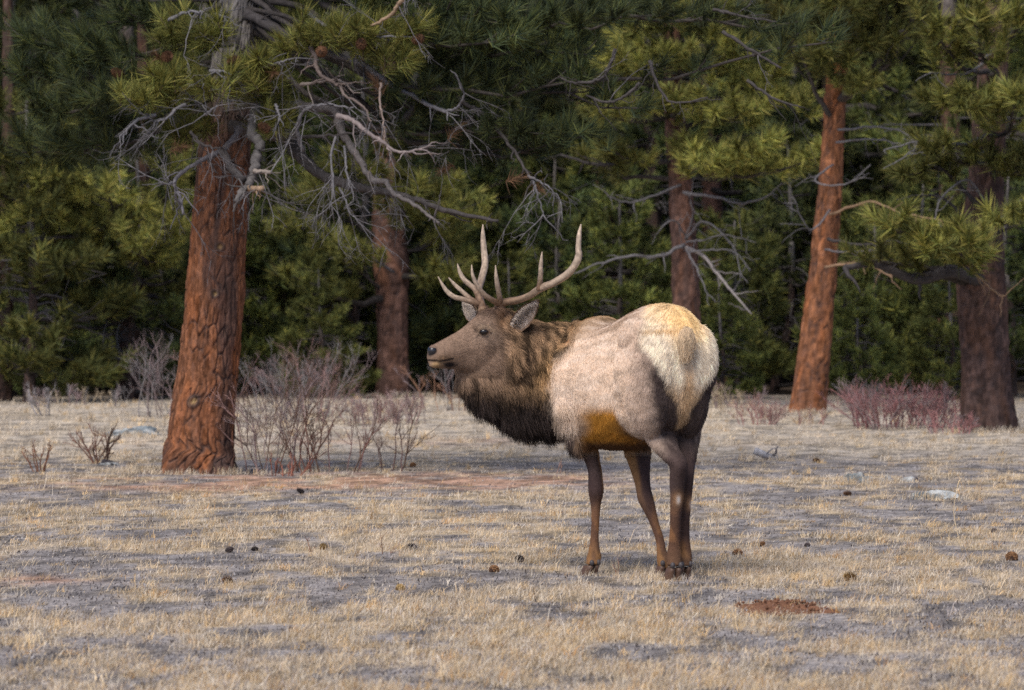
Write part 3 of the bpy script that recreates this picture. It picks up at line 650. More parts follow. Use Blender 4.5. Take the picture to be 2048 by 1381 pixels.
for (py0, ex, ey, eD, r0, ns_, sub, br, lit) in A_LIMBS:
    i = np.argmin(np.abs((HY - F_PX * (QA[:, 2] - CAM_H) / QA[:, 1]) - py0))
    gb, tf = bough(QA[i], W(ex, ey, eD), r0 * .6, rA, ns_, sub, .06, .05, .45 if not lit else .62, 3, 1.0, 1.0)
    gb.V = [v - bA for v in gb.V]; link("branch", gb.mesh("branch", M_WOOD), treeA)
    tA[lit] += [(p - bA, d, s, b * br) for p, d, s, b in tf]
# the tufts that show are single parts sharing a few meshes; the rest of the crown is one mass
tuft_mesh = {}
def needle_tuft(kind, k, level):
    key = (kind, k, level)
    if key not in tuft_mesh:
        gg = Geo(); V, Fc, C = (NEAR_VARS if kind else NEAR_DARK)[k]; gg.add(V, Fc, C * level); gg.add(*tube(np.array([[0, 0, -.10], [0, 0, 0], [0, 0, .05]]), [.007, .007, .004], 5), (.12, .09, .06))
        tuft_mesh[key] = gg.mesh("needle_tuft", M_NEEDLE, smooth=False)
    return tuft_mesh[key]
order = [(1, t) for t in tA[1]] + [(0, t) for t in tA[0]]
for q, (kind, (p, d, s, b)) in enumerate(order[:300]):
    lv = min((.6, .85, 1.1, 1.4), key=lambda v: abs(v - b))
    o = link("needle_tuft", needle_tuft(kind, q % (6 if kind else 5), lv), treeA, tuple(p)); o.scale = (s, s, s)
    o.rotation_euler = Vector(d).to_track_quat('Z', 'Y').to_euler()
gbA, tfA = crown_above(treeA, QA, 4.9, 8.2, 20, 2.6, NEAR_VARS, rA, None)
gbA.V = [v - bA for v in gbA.V]; link("boughs", gbA.mesh("boughs", M_WOOD), treeA, kind="stuff")
gf = Geo(); tuft_mass(gf, [t for _, t in order[300:]], NEAR_DARK, rA); tuft_mass(gf, [(p - bA, d, s * 1.1, b) for p, d, s, b in tfA], MID_VARS, rA)
link("foliage", gf.mesh("foliage", M_NEEDLE, smooth=False), treeA, kind="stuff")
SILV = (.155, .148, .155); BK = (.07, .062, .06); PALE = (.30, .21, .14)
A_DEAD = [  # zoomed-sheet points, D from, D to, radius from, to, colour
    ([(1240, 30), (1290, 80), (1360, 115), (1450, 130), (1560, 150), (1700, 155)], 39.4, 38.8, .022, .006, SILV),
    ([(1290, 190), (1370, 225), (1480, 260), (1560, 320), (1640, 370), (1720, 410), (1800, 450), (1850, 455), (1885, 425), (1900, 380)], 39.6, 38.8, .030, .007, SILV),
    ([(1270, 190), (1290, 230), (1300, 280), (1330, 320), (1390, 350), (1410, 390), (1480, 430), (1510, 480), (1525, 520)], 39.3, 38.9, .022, .006, (.16, .125, .11)),
    ([(1380, 475), (1440, 490), (1490, 530), (1560, 580), (1640, 625), (1720, 615), (1780, 632)], 38.9, 38.6, .024, .006, (.23, .19, .18)),
    ([(940, 520), (1180, 560), (1200, 590), (1230, 640), (1290, 700), (1370, 740), (1500, 775), (1600, 790), (1700, 820), (1820, 860), (1950, 890), (2040, 905)], 40.2, 39.0, .062, .013, BK),
    ([(960, 440), (1180, 430), (1300, 445), (1370, 450), (1390, 520), (1430, 590), (1470, 650), (1520, 735), (1580, 745), (1610, 790), (1680, 830), (1740, 870), (1800, 915)], 39.8, 38.7, .045, .011, (.13, .115, .11)),
    ([(1240, 620), (1215, 520), (1250, 450), (1330, 430), (1450, 440)], 39.4, 39.0, .020, .007, SILV),
    ([(1030, 330), (1045, 370), (1050, 450), (1030, 540), (1065, 590), (1045, 660), (1030, 740), (1000, 780), (968, 828)], 39.6, 39.2, .060, .028, (.125, .115, .11)),
    ([(1005, 765), (1040, 775), (1075, 770)], 39.3, 39.1, .03, .022, PALE), ([(1040, 705), (1110, 705)], 39.3, 39.1, .02, .015, (.26, .22, .19)),
    ([(990, 520), (930, 600), (860, 640), (770, 690), (715, 745), (735, 810), (750, 880)], 39.9, 39.2, .028, .010, (.14, .13, .14)), ([(715, 745), (690, 755), (655, 745)], 39.2, 39.1, .012, .005, SILV),
    ([(640, 470), (570, 490), (530, 520), (490, 560)], 39.3, 39.1, .018, .006, SILV), ([(760, 430), (720, 450), (680, 490), (640, 500)], 39.3, 39.1, .016, .006, SILV),
    ([(1560, 340), (1555, 420), (1570, 500), (1580, 555)], 39.0, 38.9, .012, .004, (.26, .2, .17)), ([(1375, 560), (1355, 660), (1365, 750), (1350, 860)], 39.1, 38.9, .012, .004, SILV), ([(1410, 600), (1420, 700), (1440, 790)], 39.1, 38.9, .011, .004, SILV),
    ([(1390, 770), (1430, 860), (1465, 910)], 39.2, 39.0, .010, .003, SILV), ([(860, 290), (940, 300)], 39.2, 39.1, .016, .007, SILV), ([(1050, 275), (1120, 265), (1180, 245)], 39.3, 39.1, .016, .007, SILV), ([(690, 85), (760, 55), (820, 50), (860, 70)], 39.5, 39.3, .018, .006, SILV),
    ([(830, 120), (870, 70), (900, 60), (935, 90)], 39.6, 39.4, .014, .006, SILV), ([(1520, 105), (1590, 70), (1630, 25), (1660, -20)], 38.9, 38.7, .012, .02, PALE), ([(1010, 60), (1150, 130), (1280, 190), (1400, 235)], 40.1, 39.5, .050, .025, BK),
    ([(1180, 560), (1330, 560), (1460, 540)], 39.5, 39.2, .02, .006, BK), ([(1230, 350), (1300, 335), (1390, 330), (1450, 380)], 39.4, 39.1, .016, .006, (.24, .2, .18)), ([(1130, 430), (1145, 470), (1140, 500)], 39.2, 39.1, .013, .007, SILV),
    ([(840, 470), (890, 435)], 39.1, 39.0, .014, .006, SILV), ([(780, 540), (830, 590), (900, 610), (930, 590)], 39.4, 39.3, .014, .006, BK), ([(910, 620), (950, 690), (1000, 740)], 39.6, 39.3, .035, .03, BK),
    ([(1650, 500), (1760, 380), (1840, 360), (1900, 420), (1990, 480), (2060, 560), (2120, 640), (2180, 740)], 39.6, 38.9, .028, .010, BK), ([(2180, 740), (2200, 790), (2225, 880)], 38.9, 38.8, .012, .004, SILV), ([(2160, 720), (2240, 760), (2280, 800)], 38.9, 38.8, .012, .004, SILV),
    ([(2300, 320), (2360, 340), (2440, 330), (2490, 290), (2520, 200)], 38.7, 38.5, .010, .014, BK), ([(2400, 390), (2480, 420), (2550, 400), (2620, 340)], 38.7, 38.5, .008, .014, BK), ([(2660, 250), (2700, 360), (2760, 420), (2900, 400)], 38.7, 38.5, .014, .006, BK),
    ([(3060, 330), (3160, 400), (3280, 440)], 38.7, 38.6, .015, .006, BK), ([(2960, 130), (3100, 220), (3200, 280)], 38.8, 38.7, .016, .008, BK), ([(2920, 40), (3050, 70), (3180, 90)], 38.9, 38.7, .014, .006, BK)]
TANGLE = 5
for pts, D0, D1, r0, r1, col in A_DEAD:
    n = len(pts); Ds = np.linspace(D0, D1, n)
    PP = np.array([W(*z4(a, b), d) for (a, b), d in zip(pts, Ds)]); PP = spline(PP, max(9, 5 * n)); PP[1:-1] += rA.normal(0, .0045, (len(PP) - 2, 3))
    gb = Geo(); rad = np.linspace(r0, r1, len(PP)) * rA.uniform(.85, 1.15, len(PP)); gb.add(*tube(PP - bA, rad, 8), np.asarray(col))
    for k in range(int(2 + len(pts) * 1.2)):
        i = rA.integers(2, len(PP)); T = unit(PP[i] - PP[i - 1]); d = unit(T * .7 + rA.normal(0, .6, 3) + np.array([0, 0, -.2])); l = rA.uniform(.05, .30)
        S2 = wiggle([PP[i], PP[i] + d * l * .5, PP[i] + d * l + np.array([0, 0, rA.uniform(-.2, .12) * l])], .14, rA, 7)
        gb.add(*tube(S2 - bA, np.linspace(max(.004, min(.01, r0 * .4)), .0025, 7), 4), np.asarray(col) * rA.uniform(.6, 1.2))
    for k in range(TANGLE if 500 < pts[len(pts) // 2][0] < 2300 else 1):      # fine dry twigs hanging in a tangle
        i = rA.integers(len(PP) // 4, len(PP)); d = unit(unit(PP[i] - PP[i - 1]) * .5 + rA.normal(0, .55, 3) + np.array([0, 0, -.45]))
        stem_geo(gb, PP[i] - bA, d, rA.uniform(.18, .62), rA.uniform(.0035, .006), rA, 2, np.array([.17, .16, .165]) * rA.uniform(.5, 1.25), .6, 3, -.25)
    link("dead_branch", gb.mesh("dead_branch", M_WOOD), treeA)

def cone_mesh(Lc, rc, cols, rng, open_=1.0):
    """a pine cone: overlapping woody scales in spirals round a core"""
    gg = Geo(); gg.add(*tube(np.array([[0, 0, 0], [0, 0, Lc * .3], [0, 0, Lc * .7], [0, 0, Lc]]), [rc * .35, rc * .6, rc * .45, rc * .12], 8), np.asarray(cols[1]))
    n = 60
    for q in range(n):
        f = (q + .5) / n; a = q * 2.39996; z = Lc * f; r = rc * (math.sin(math.pi * (f * .85 + .12)) ** .7)
        d = np.array([math.cos(a), math.sin(a), 0]); s = np.array([-math.sin(a), math.cos(a), 0]); u = np.array([0, 0, 1.0])
        w = rc * .30; b = d * r * .35 + u * z; t = d * r * open_ + u * (z + Lc * (.02 + .08 * f))
        V = np.array([b - s * w * .5, b + s * w * .5, t + s * w * .6, t - s * w * .6, t + d * rc * .12 + u * Lc * .03, b - u * Lc * .03 + d * r * .3])
        gg.add(V, [np.array([[0, 1, 2, 3]]), np.array([[3, 2, 4], [0, 3, 5], [1, 5, 2], [3, 4, 5], [2, 5, 4]])], np.asarray(cols[0]) * rng.uniform(.6, 1.3))
    return gg.mesh("pine_cone", M_CONE, smooth=False)
cone_rust = cone_mesh(.095, .042, [(.115, .058, .032), (.05, .028, .018)], rA)
for a, b, D in ((1104, 537, 38.9), (500, 308, 39.6), (1312, 215, 38.95), (1478, 168, 38.85), (1735, 155, 38.75), (985, 240, 39.1), (672, 235, 39.2)):
    o = link("pine_cone", cone_rust, treeA, tuple(W(*z4(a, b), D) - bA)); o.rotation_euler = (rA.uniform(1.0, 2.0), 0, rA.uniform(0, 6)); o.scale = (1.1, 1.1, 1.1)
brown_n = make_tuft(70, .15, .006, rA, [(.17, .09, .045), (.12, .065, .035)]); gg = Geo(); gg.add(*brown_n)
brown_me = gg.mesh("brown_needles", M_NEEDLE, smooth=False)
for a, b, D in ((1120, 300, 39.1), (650, 235, 39.2), (1550, 355, 39.0), (725, 610, 39.3), (2200, 770, 38.9), (2110, 735, 38.9), (1860, 545, 39.2), (1830, 690, 39.4)):
    o = link("dead_needle_tuft", brown_me, treeA, tuple(W(*z4(a, b), D) - bA)); o.rotation_euler = (rA.uniform(0, 3), rA.uniform(0, 3), 0); o.scale = (.8, .8, .8)

# ------------------------------------------------------------------ shrubs
def shrub(label, px, py, D, w, h, nstem, seed, cols, group=None, depth=3, kids=4, r=.007, name="bare_shrub", cat="shrub", deep=.25, spread=.5):
    rng = np.random.default_rng(seed); base = W(px, py, D); base[2] = float(GZ(base[:1], base[1:2])[0])
    t = thing(name, label, cat, tuple(base), group)
    for k in range(nstem):
        o = np.array([rng.uniform(-.5, .5) * w * .75, rng.uniform(-.5, .5) * deep * 2, -.03]); lean = np.array([o[0] / max(w, .1) * 1.0 + rng.normal(0, .18), rng.normal(0, .25), 1.0])
        gg = Geo(); stem_geo(gg, o, lean, h * rng.uniform(.45, .85), r * rng.uniform(.7, 1.3), rng, depth, cols[rng.integers(0, len(cols))], spread, kids)
        link("stem", gg.mesh("stem", M_TWIG), t)
    return t
PINK, RED, MAUVE, BRN, GRT = (.29, .18, .16), (.26, .11, .075), (.26, .195, .19), (.15, .095, .07), (.24, .22, .215)
shrub("tallest bare shrub with mauve twigs beside the foot of the thick pine", 545, 938, 40.2, .60, 1.0, 15, 1, [PINK, MAUVE, BRN, BRN], deep=.3, kids=5, r=.006)
shrub("broad bare shrub with forked stems, middle of three by the thick pine", 655, 932, 40.5, .75, .72, 14, 2, [BRN, PINK, (.2, .1, .08)], deep=.25)
shrub("sparse open bare shrub with thin dark stems, farthest right of three by the pine", 785, 940, 40.4, .26, .66, 6, 3, [BRN, (.14, .09, .08)], deep=.08, depth=3, kids=3)
shrub("low rust red twigs at the foot of the tallest bare shrub", 570, 944, 39.6, .35, .22, 9, 4, [RED], depth=2, deep=.1)
shrub("small upright reddish brown bush on the grass at far left", 200, 912, 42.5, .22, .38, 9, 5, [BRN, (.22, .12, .09)], depth=2, kids=4, deep=.1, r=.009)
shrub("thin upright rusty weed with few twigs near the left edge", 76, 945, 40.3, .12, .33, 6, 6, [(.22, .11, .07)], depth=2, kids=3, deep=.05, name="weed_plant", cat="plant")
shrub("grey bare sapling with crooked twigs in front of the dark wood at far left", 92, 812, 57, .30, .70, 4, 7, [GRT], depth=3, kids=3, deep=.1, r=.011)
shrub("pale grey bare bush half hidden behind the thick pine on its left", 330, 820, 56, .75, 1.1, 13, 8, [GRT, MAUVE], depth=3, kids=4, deep=.3)
shrub("hazy grey mauve bush behind the tallest bare shrub", 560, 830, 55, 1.8, .95, 44, 9, [MAUVE, GRT, PINK], depth=3, kids=4, deep=.4, r=.006)
shrub("tall spindly bare bush with pinkish top twigs rising above the mauve shrubs", 610, 820, 57, .7, 1.15, 9, 10, [PINK, GRT], depth=3, kids=3, deep=.2)
shrub("wide pale pink brush below the elk's muzzle in front of the forked trunk", 775, 838, 54, 1.3, .42, 50, 11, [(.40, .29, .26), PINK, MAUVE], depth=2, kids=5, deep=.5)
shrub("grey tangle of twigs standing between the forked trunk and the elk's throat", 900, 810, 60, .8, .75, 14, 12, [GRT, MAUVE, (.36, .2, .13)], depth=3, kids=4, deep=.3)
shrub("widest pinkish red brush between the orange trunk and the massive dark trunk", 1800, 862, 53, 1.35, .55, 90, 13, [(.34, .17, .16), (.30, .15, .15), MAUVE], depth=2, kids=6, deep=.5)
shrub("low end of pink brush in front of the massive dark trunk", 1900, 866, 51, .6, .32, 26, 14, [(.34, .17, .16), MAUVE], depth=2, kids=5, deep=.3)
shrub("small pinkish brush just left of the orange trunk's foot", 1515, 862, 54, .5, .36, 26, 15, [PINK, (.32, .18, .16)], depth=2, kids=5, deep=.3)
shrub("brush with straw coloured stems growing round the orange trunk's foot", 1615, 862, 54, .45, .24, 16, 16, [PINK, (.45, .33, .22)], depth=2, kids=4, deep=.3)
shrub("low mauve brush along the edge of the dark wood at far left", 150, 812, 62, 1.5, .34, 30, 17, [MAUVE, GRT, (.4, .32, .22)], depth=2, kids=5, deep=.5)
shrub("low straw and pink brush behind the elk's chest at the edge of the wood", 1060, 826, 60, 1.3, .34, 30, 18, [PINK, (.42, .33, .22), MAUVE], depth=2, kids=5, deep=.5)
shrub("low mauve brush at the edge of the wood between the elk and the orange trunk", 1470, 826, 61, .8, .36, 24, 19, [MAUVE, PINK, (.4, .32, .22)], depth=2, kids=5, deep=.4)
shrub("dull grey brush behind the widest pinkish red brush", 1760, 830, 60, 1.2, .42, 28, 20, [GRT, MAUVE], depth=2, kids=5, deep=.5)
for px, py, D, h, s, lab in ((770, 1085, 27.6, .17, 31, "thin reddish weed with two forked stems left of the elk's front legs"), (625, 1085, 27.8, .13, 32, "short reddish weed standing alone in the left meadow"), (1232, 1125, 25.8, .13, 33, "tiny branched reddish weed between the elk's front hooves"),
                             (1115, 945, 40, .2, 34, "spiky pale weed at the edge of the gravel behind the elk's chest")):
    shrub(lab, px, py, D, .05, h, 2, s, [(.33, .2, .15), (.28, .15, .1)], depth=1, kids=4, r=.0035, deep=.02, name="weed_plant", cat="plant")
gg = Geo(); st = W(1925, 1085, 27.5); st[2] = float(GZ(st[:1], st[1:2])[0]); P = spline(np.array([[0, 0, 0], [-.035, 0, .14], [-.05, 0, .25], [-.03, 0, .37], [-.025, .01, .40]]), 14)
gg.add(*tube(P, np.linspace(.0035, .002, 14), 4), (.66, .52, .34)); gg.add(*tube(np.array([[-.028, 0, .37], [-.02, 0, .41], [-.005, 0, .43]]), [.003, .005, .001], 5), (.6, .47, .3))
thing("grass_stalk", "one tall curved straw coloured stalk standing above the grass at far right", "plant", tuple(st), data=gg.mesh("grass_stalk", M_GRASS))

# ------------------------------------------------------------------ rocks, log, cones, dirt on the meadow
def rock(label, px, py, D, w, dp, h, seed, col, name="rock", cat="rock", mat=None):
    me_p = np.array([[x, y, z] for x in (-1, 1) for y in (-1, 1) for z in (-1, 1)])
    n1, n2 = 26, 14; th = np.linspace(0, 2 * np.pi, n1, endpoint=False); ph = np.linspace(.02, np.pi - .02, n2); TH, PH = np.meshgrid(th, ph)
    d = np.stack([np.sin(PH) * np.cos(TH), np.sin(PH) * np.sin(TH), np.cos(PH)], -1)
    r = .8 + .55 * (fbm(d[..., 0] * 2 + seed, d[..., 1] * 2 + d[..., 2] * 1.7, seed, 4) - .5) * 1.6
    r = r + .22 * (fbm(d[..., 0] * 6 + seed, d[..., 1] * 6 + d[..., 2] * 5, seed + 1, 3) - .5)
    V = d * r[..., None] * np.array([w / 2, dp / 2, h]) / .62
    V[..., 2] -= h * .45
    i = np.arange(n2 - 1)[:, None] * n1; j = np.arange(n1)[None]; k = (j + 1) % n1
    lich = sstep(.50, .66, fbm(V[..., 0] * 14, V[..., 1] * 9 + V[..., 2] * 20, seed + 3, 3))[..., None]
    c = np.asarray(col) * (1 - lich) + np.array([.40, .41, .40]) * lich
    c = c * (.75 + .5 * fbm(V[..., 0] * 30, V[..., 2] * 30 + V[..., 1] * 20, seed + 7, 2))[..., None]
    gg = Geo(); gg.add(V.reshape(-1, 3), np.stack([i + j, i + n1 + j, i + n1 + k, i + k], -1).reshape(-1, 4), c.reshape(-1, 3))
    b = W(px, py, D); b[2] = float(GZ(b[:1], b[1:2])[0])
    return thing(name, label, cat, tuple(b), data=gg.mesh(name, mat or M_ROCK, smooth=False))
rock("flat blue grey rock in the pale grass left of the thick pine", 270, 866, 50, .46, .5, .11, 1, (.15, .175, .19))
rock("largest humped lichen covered rock in the grass right of the elk", 1716, 968, 37.6, .24, .30, .095, 2, (.17, .19, .195))
rock("small pointed pale stone next to the largest humped rock", 1774, 968, 37.6, .07, .10, .07, 3, (.27, .26, .25))
rock("low flat rock with white lichen nearest the right edge", 1862, 1000, 34.8, .33, .34, .06, 4, (.14, .16, .17))
rock("low dark rounded rock between the pale stone and the right edge", 1815, 968, 37.8, .16, .2, .045, 5, (.09, .08, .09))
rock("dark lump of soil beside the small bush at far left", 215, 914, 42, .14, .16, .05, 6, (.05, .045, .05), "soil_lump", "soil", M_DIRT)
gg = Geo(); lg = W(1535, 918, 43); lg[2] = float(GZ(lg[:1], lg[1:2])[0]); rl = np.random.default_rng(8)
gg.add(*tube(spline(np.array([[-.12, 0, .085], [-.06, 0, .06], [.0, .02, .035], [.09, .05, .02]]), 12), np.array([.030, .036, .034, .032, .034, .032, .03, .03, .028, .026, .024, .02]), 10), (.34, .33, .34))
gg.add(*tube(spline(np.array([[.03, .02, .03], [.075, .02, .055], [.08, .02, .10], [.10, .02, .125]]), 9), np.linspace(.014, .005, 9), 6), (.10, .09, .095)); gg.add(*tube(spline(np.array([[-.02, .0, .05], [.04, -.03, .1], [.085, -.04, .105]]), 7), np.linspace(.008, .004, 7), 5), (.22, .21, .22))
thing("driftwood_log", "weathered grey log stub with a crooked dark twig lying right of the elk", "log", tuple(lg), data=gg.mesh("driftwood_log", M_WOOD))
CONE_MES = [cone_mesh(.065, .032, [(.19, .10, .05), (.06, .035, .025)], rA), cone_mesh(.06, .03, [(.07, .055, .055), (.03, .025, .025)], rA, .85), cone_mesh(.06, .033, [(.42, .28, .12), (.12, .07, .03)], rA, 1.1)]
for px, py, k, sc, lab in ((465, 1165, 0, 1.0, "brown pine cone lying alone in the lower left meadow"), (982, 1144, 0, 1.1, "rusty brown pine cone in the grass left of the elk's front hoof"), (1033, 1122, 1, 1.25, "blackish pine cone just above the rusty one left of the hooves"),
        (452, 1103, 1, 1.0, "small dark pine cone in the left meadow, left of a greyish one"), (504, 1100, 1, .9, "greyish dark pine cone just right of a small dark one"), (652, 1098, 2, .9, "tan pine cone in the middle of the left meadow"), (833, 1098, 1, 1.1, "dark pine cone in the grass at middle left of the elk"),
        (793, 1180, 2, .9, "flattened tan pine cone on bare litter below middle left"), (1466, 1110, 0, 1.1, "brown pine cone right of the elk's hind hooves"), (1610, 1094, 1, .8, "small dark cone in the grass beyond the red dirt patch"), (1520, 1094, 0, .7, "small brown cone between the hind hooves and a dark cone"),
        (1712, 1160, 2, 1.3, "largest golden pine cone in the grass right of the red dirt patch"), (2024, 1122, 0, 1.4, "dark brown pine cone by the right edge"), (1988, 1068, 1, 1.0, "black cone in the grass above the one by the right edge"), (608, 987, 1, 1.2, "dark cone on bare ground below the thick pine"),
        (820, 932, 0, 1.1, "rust brown cone at the foot of the sparse bare shrub"), (1703, 992, 0, 1.1, "brown cone just below the largest humped rock"), (1640, 922, 0, 1.2, "rust coloured cone in the dark litter right of the log")):
    D = CAM_H * F_PX / (py - HY); loc = gloc(px, D, .010 * sc)
    o = thing("fallen_pine_cone", lab, "pine cone", loc, "pine cones lying on the meadow", CONE_MES[k]); o.rotation_euler = (1.35 + .25 * math.sin(px), 0, px * .7); o.scale = (sc * .78, sc * .78, sc * .78)
# fresh red dirt thrown up by a burrowing animal
gd = Geo(); rd = np.random.default_rng(44); n1, n2 = 60, 12; th = np.linspace(0, 2 * np.pi, n1, endpoint=False); rr = np.linspace(0, 1, n2); TH, RR = np.meshgrid(th, rr)
edge = .45 + 1.1 * fbm(np.cos(TH) * 3 + 5, np.sin(TH) * 3, 91, 4); X = np.cos(TH) * RR * edge * .235; Y = np.sin(TH) * RR * edge * .42 + .9 * -X * .5
db = W(1562, 1222, 22.6); Z = (1 - RR ** 1.6) * .030 * (.4 + 1.3 * fbm(X * 18, Y * 9, 92, 3)) + GZ(X + db[0], Y + db[1]) + .006 - RR * .012
i = np.arange(n2 - 1)[:, None] * n1; j = np.arange(n1)[None]; k = (j + 1) % n1; db[2] = 0
cc = np.array([.20, .10, .06]) * (.7 + .6 * fbm(X * 40, Y * 22, 93, 3))[..., None]
gd.add(np.stack([X, Y, Z], -1).reshape(-1, 3), np.stack([i + j, i + k, i + n1 + k, i + n1 + j], -1).reshape(-1, 4), cc.reshape(-1, 3))
for q in range(70):
    a, r_ = rd.uniform(0, 6.28), rd.uniform(0, 1) ** .5; x_, y_ = math.cos(a) * r_ * .22, math.sin(a) * r_ * .38 - .45 * math.cos(a) * r_ * .22; s_ = rd.uniform(.004, .013)
    z_ = float(GZ(np.array([x_ + db[0]]), np.array([y_ + db[1]]))[0]) + .02 + .03 * (1 - r_)
    V = np.array([[1, 0, 0], [-1, 0, 0], [0, 1, 0], [0, -1, 0], [0, 0, 1], [0, 0, -1]]) * s_ * rd.uniform(.6, 1.3, (6, 1)) + np.array([x_, y_, z_])
    gd.add(V, np.array([[0, 2, 4], [2, 1, 4], [1, 3, 4], [3, 0, 4], [2, 0, 5], [1, 2, 5], [3, 1, 5], [0, 3, 5]]), np.array([.20, .10, .06]) * rd.uniform(.6, 1.2))
thing("dirt_mound", "low mound of fresh reddish dirt in the grass in front of the elk", "dirt", tuple(db), data=gd.mesh("dirt_mound", M_DIRT, smooth=False))

# ------------------------------------------------------------------ the elk
re_ = np.random.default_rng(123)
O_E = np.array([W(1372, 1160, 25.0)[0], 25.0, 0.0])
HA = math.radians(65)
h_ = np.array([-math.cos(HA), math.sin(HA), 0]); l_ = np.array([-math.sin(HA), -math.cos(HA), 0]); up_ = np.array([0, 0, 1.0])
def B(s, l, z): return O_E + h_ * s + l_ * l + up_ * z
def E(px, py, d): return W(px, py, 25.0 + d)
raw = Geo()

def loft(C, rings, close=True):
    """C: n centres; rings: n x m x 3 offsets"""
    n, m = rings.shape[:2]; V = (C[:, None] + rings).reshape(-1, 3)
    i = np.arange(n - 1)[:, None] * m; j = np.arange(m)[None]; k = (j + 1) % m
    F = np.stack([i + j, i + k, i + m + k, i + m + j], -1).reshape(-1, 4)
    V = np.vstack([V, C[:1], C[-1:]]); jj = np.arange(m); kk = (jj + 1) % m
    return V, [F, np.stack([np.full(m, n * m), kk, jj], 1), np.stack([np.full(m, n * m + 1), (n - 1) * m + jj, (n - 1) * m + kk], 1)]

# trunk of the body: s along the back from the tail, top, bottom, half width
TS = np.array([(-.035, 1.27, 1.02, .07), (-.005, 1.335, .92, .135), (.05, 1.385, .82, .185), (.12, 1.42, .77, .212), (.22, 1.438, .74, .232), (.34, 1.436, .72, .245), (.47, 1.412, .72, .243), (.60, 1.375, .685, .268),
               (.72, 1.345, .66, .293), (.84, 1.335, .655, .285), (.95, 1.362, .66, .268), (1.04, 1.368, .68, .245), (1.14, 1.325, .72, .21), (1.24, 1.25, .78, .165), (1.31, 1.16, .88, .09)])
TS = spline(TS, 46); th = np.linspace(0, 2 * np.pi, 40, endpoint=False)
cs, sn = np.cos(th), np.sin(th)
zc = TS[:, 2] + (TS[:, 1] - TS[:, 2]) * .52
cc = O_E + h_ * TS[:, :1] + up_ * zc[:, None]
tz = np.where(sn > 0, (TS[:, 1] - zc)[:, None], (zc - TS[:, 2])[:, None]) * (np.sign(sn) * np.abs(sn) ** .92)[None]
wl_ = TS[:, 3][:, None] * (np.sign(cs) * np.abs(cs) ** .86)[None] * (1 - .16 * sn[None] * (sn[None] > 0))
raw.add(*loft(cc, l_ * wl_[..., None] + up_ * tz[..., None]))

def ell(c, ax, rad, n=20):
    """ellipsoid with axes AX (3 rows) and radii RAD"""
    t = np.linspace(0, 2 * np.pi, n, endpoint=False); p = np.linspace(.05, np.pi - .05, n // 2 + 2)
    ring = np.stack([np.sin(p)[:, None] * np.cos(t)[None], np.sin(p)[:, None] * np.sin(t)[None], np.zeros((len(p), n))], -1) * np.array([rad[0], rad[1], 0])
    A = np.asarray(ax, float); C = np.asarray(c) + np.cos(p)[:, None] * rad[2] * A[2]
    raw.add(*loft(C, ring @ A))
def img_axes(deg):
    a = math.radians(deg); u = np.array([math.cos(a), 0, math.sin(a)]); v = np.array([-math.sin(a), 0, math.cos(a)])
    return [u, v, np.array([0, -1.0, 0])]
PXM = 1 / 370.0
# buttocks either side of the tail, thighs, shoulders
for sd in (1, -1):
    ell(B(.075, .105 * sd, 1.14), [l_, up_, h_], (.105, .20, .115)); ell(B(.15, .130 if sd > 0 else -.088, 1.0), [l_, up_, h_], (.102, .27, .15)); ell(B(.18, .152 if sd > 0 else -.105, .95), [l_, up_, h_], (.095, .20, .12)); ell(B(.30, .165 * sd, 1.27), [l_, up_, h_], (.075, .09, .09))
    ell(B(.97, .178 * sd, .98), [l_, up_, h_], (.118, .27, .15)); ell(B(.93, .15 * sd, .80), [l_, up_, h_], (.085, .17, .11))
# tail
ell(B(-.074, .036, 1.232), [l_, unit(up_ * .95 - h_ * .10), unit(h_ + up_ * .10)], (.048, .094, .034))
# neck and mane
for px, py, d, deg, a, b, w in ((1165, 760, .98, 0, 75, 118, .225), (1110, 748, 1.02, -18, 105, 98, .185), (1062, 742, 1.0, -25, 95, 95, .155), (1020, 728, .97, -28, 82, 92, .142), (978, 722, .93, -30, 66, 80, .118),
                                (1105, 800, 1.0, -12, 98, 68, .18), (1035, 790, .97, -35, 92, 62, .14), (975, 765, .93, -50, 70, 50, .10), (1125, 700, 1.0, -8, 90, 52, .12), (1060, 686, .97, -12, 60, 45, .10)):
    ell(E(px, py, d), img_axes(deg), (a * PXM, b * PXM, w))
# head, nose to poll
HB = math.radians(26)
def dh(px): return .93 + (px - 1000) * PXM * math.tan(HB)
HS = np.array([(857.5, 703, 718, .022), (861, 696, 730, .038), (868, 690, 735, .046), (880, 683.5, 737, .050), (897, 674, 738, .050), (915, 664, 740, .054), (932, 652, 745, .064), (946, 640, 750, .080), (958, 630, 753, .092), (974, 621, 755, .097), (992, 617, 756, .097), (1012, 620, 755, .092), (1034, 634, 750, .075), (1050, 655, 735, .045)])
HS = spline(HS, 40)
hc = np.array([E(a, (t + b) / 2, dh(a)) for a, t, b, w in HS]); hl = np.array([math.sin(HB), -math.cos(HB), 0])
hr = ((HS[:, 2] - HS[:, 1]) / 2 * PXM)
tp = np.where(sn > 0, 1 - .25 * sn, 1 - .22 * np.abs(sn))            # narrower across the forehead line and the jaw
rings = hl * (HS[:, 3][:, None] * (np.sign(cs) * np.abs(cs) ** .85)[None] * tp[None])[..., None] + up_ * (hr[:, None] * (np.sign(sn) * np.abs(sn) ** .95)[None])[..., None]
raw.add(*loft(hc, rings))
ell(E(963, 655, dh(963) - .082), img_axes(-25), (20 * PXM, 9 * PXM, .022))     # brow ridge over the eye
ell(E(962, 655, dh(962) + .085), img_axes(-25), (20 * PXM, 9 * PXM, .022))
ell(E(866, 700, dh(866) - .022), img_axes(0), (9 * PXM, 10 * PXM, .022)); ell(E(870, 729, dh(870) - .012), img_axes(0), (12 * PXM, 7 * PXM, .028))

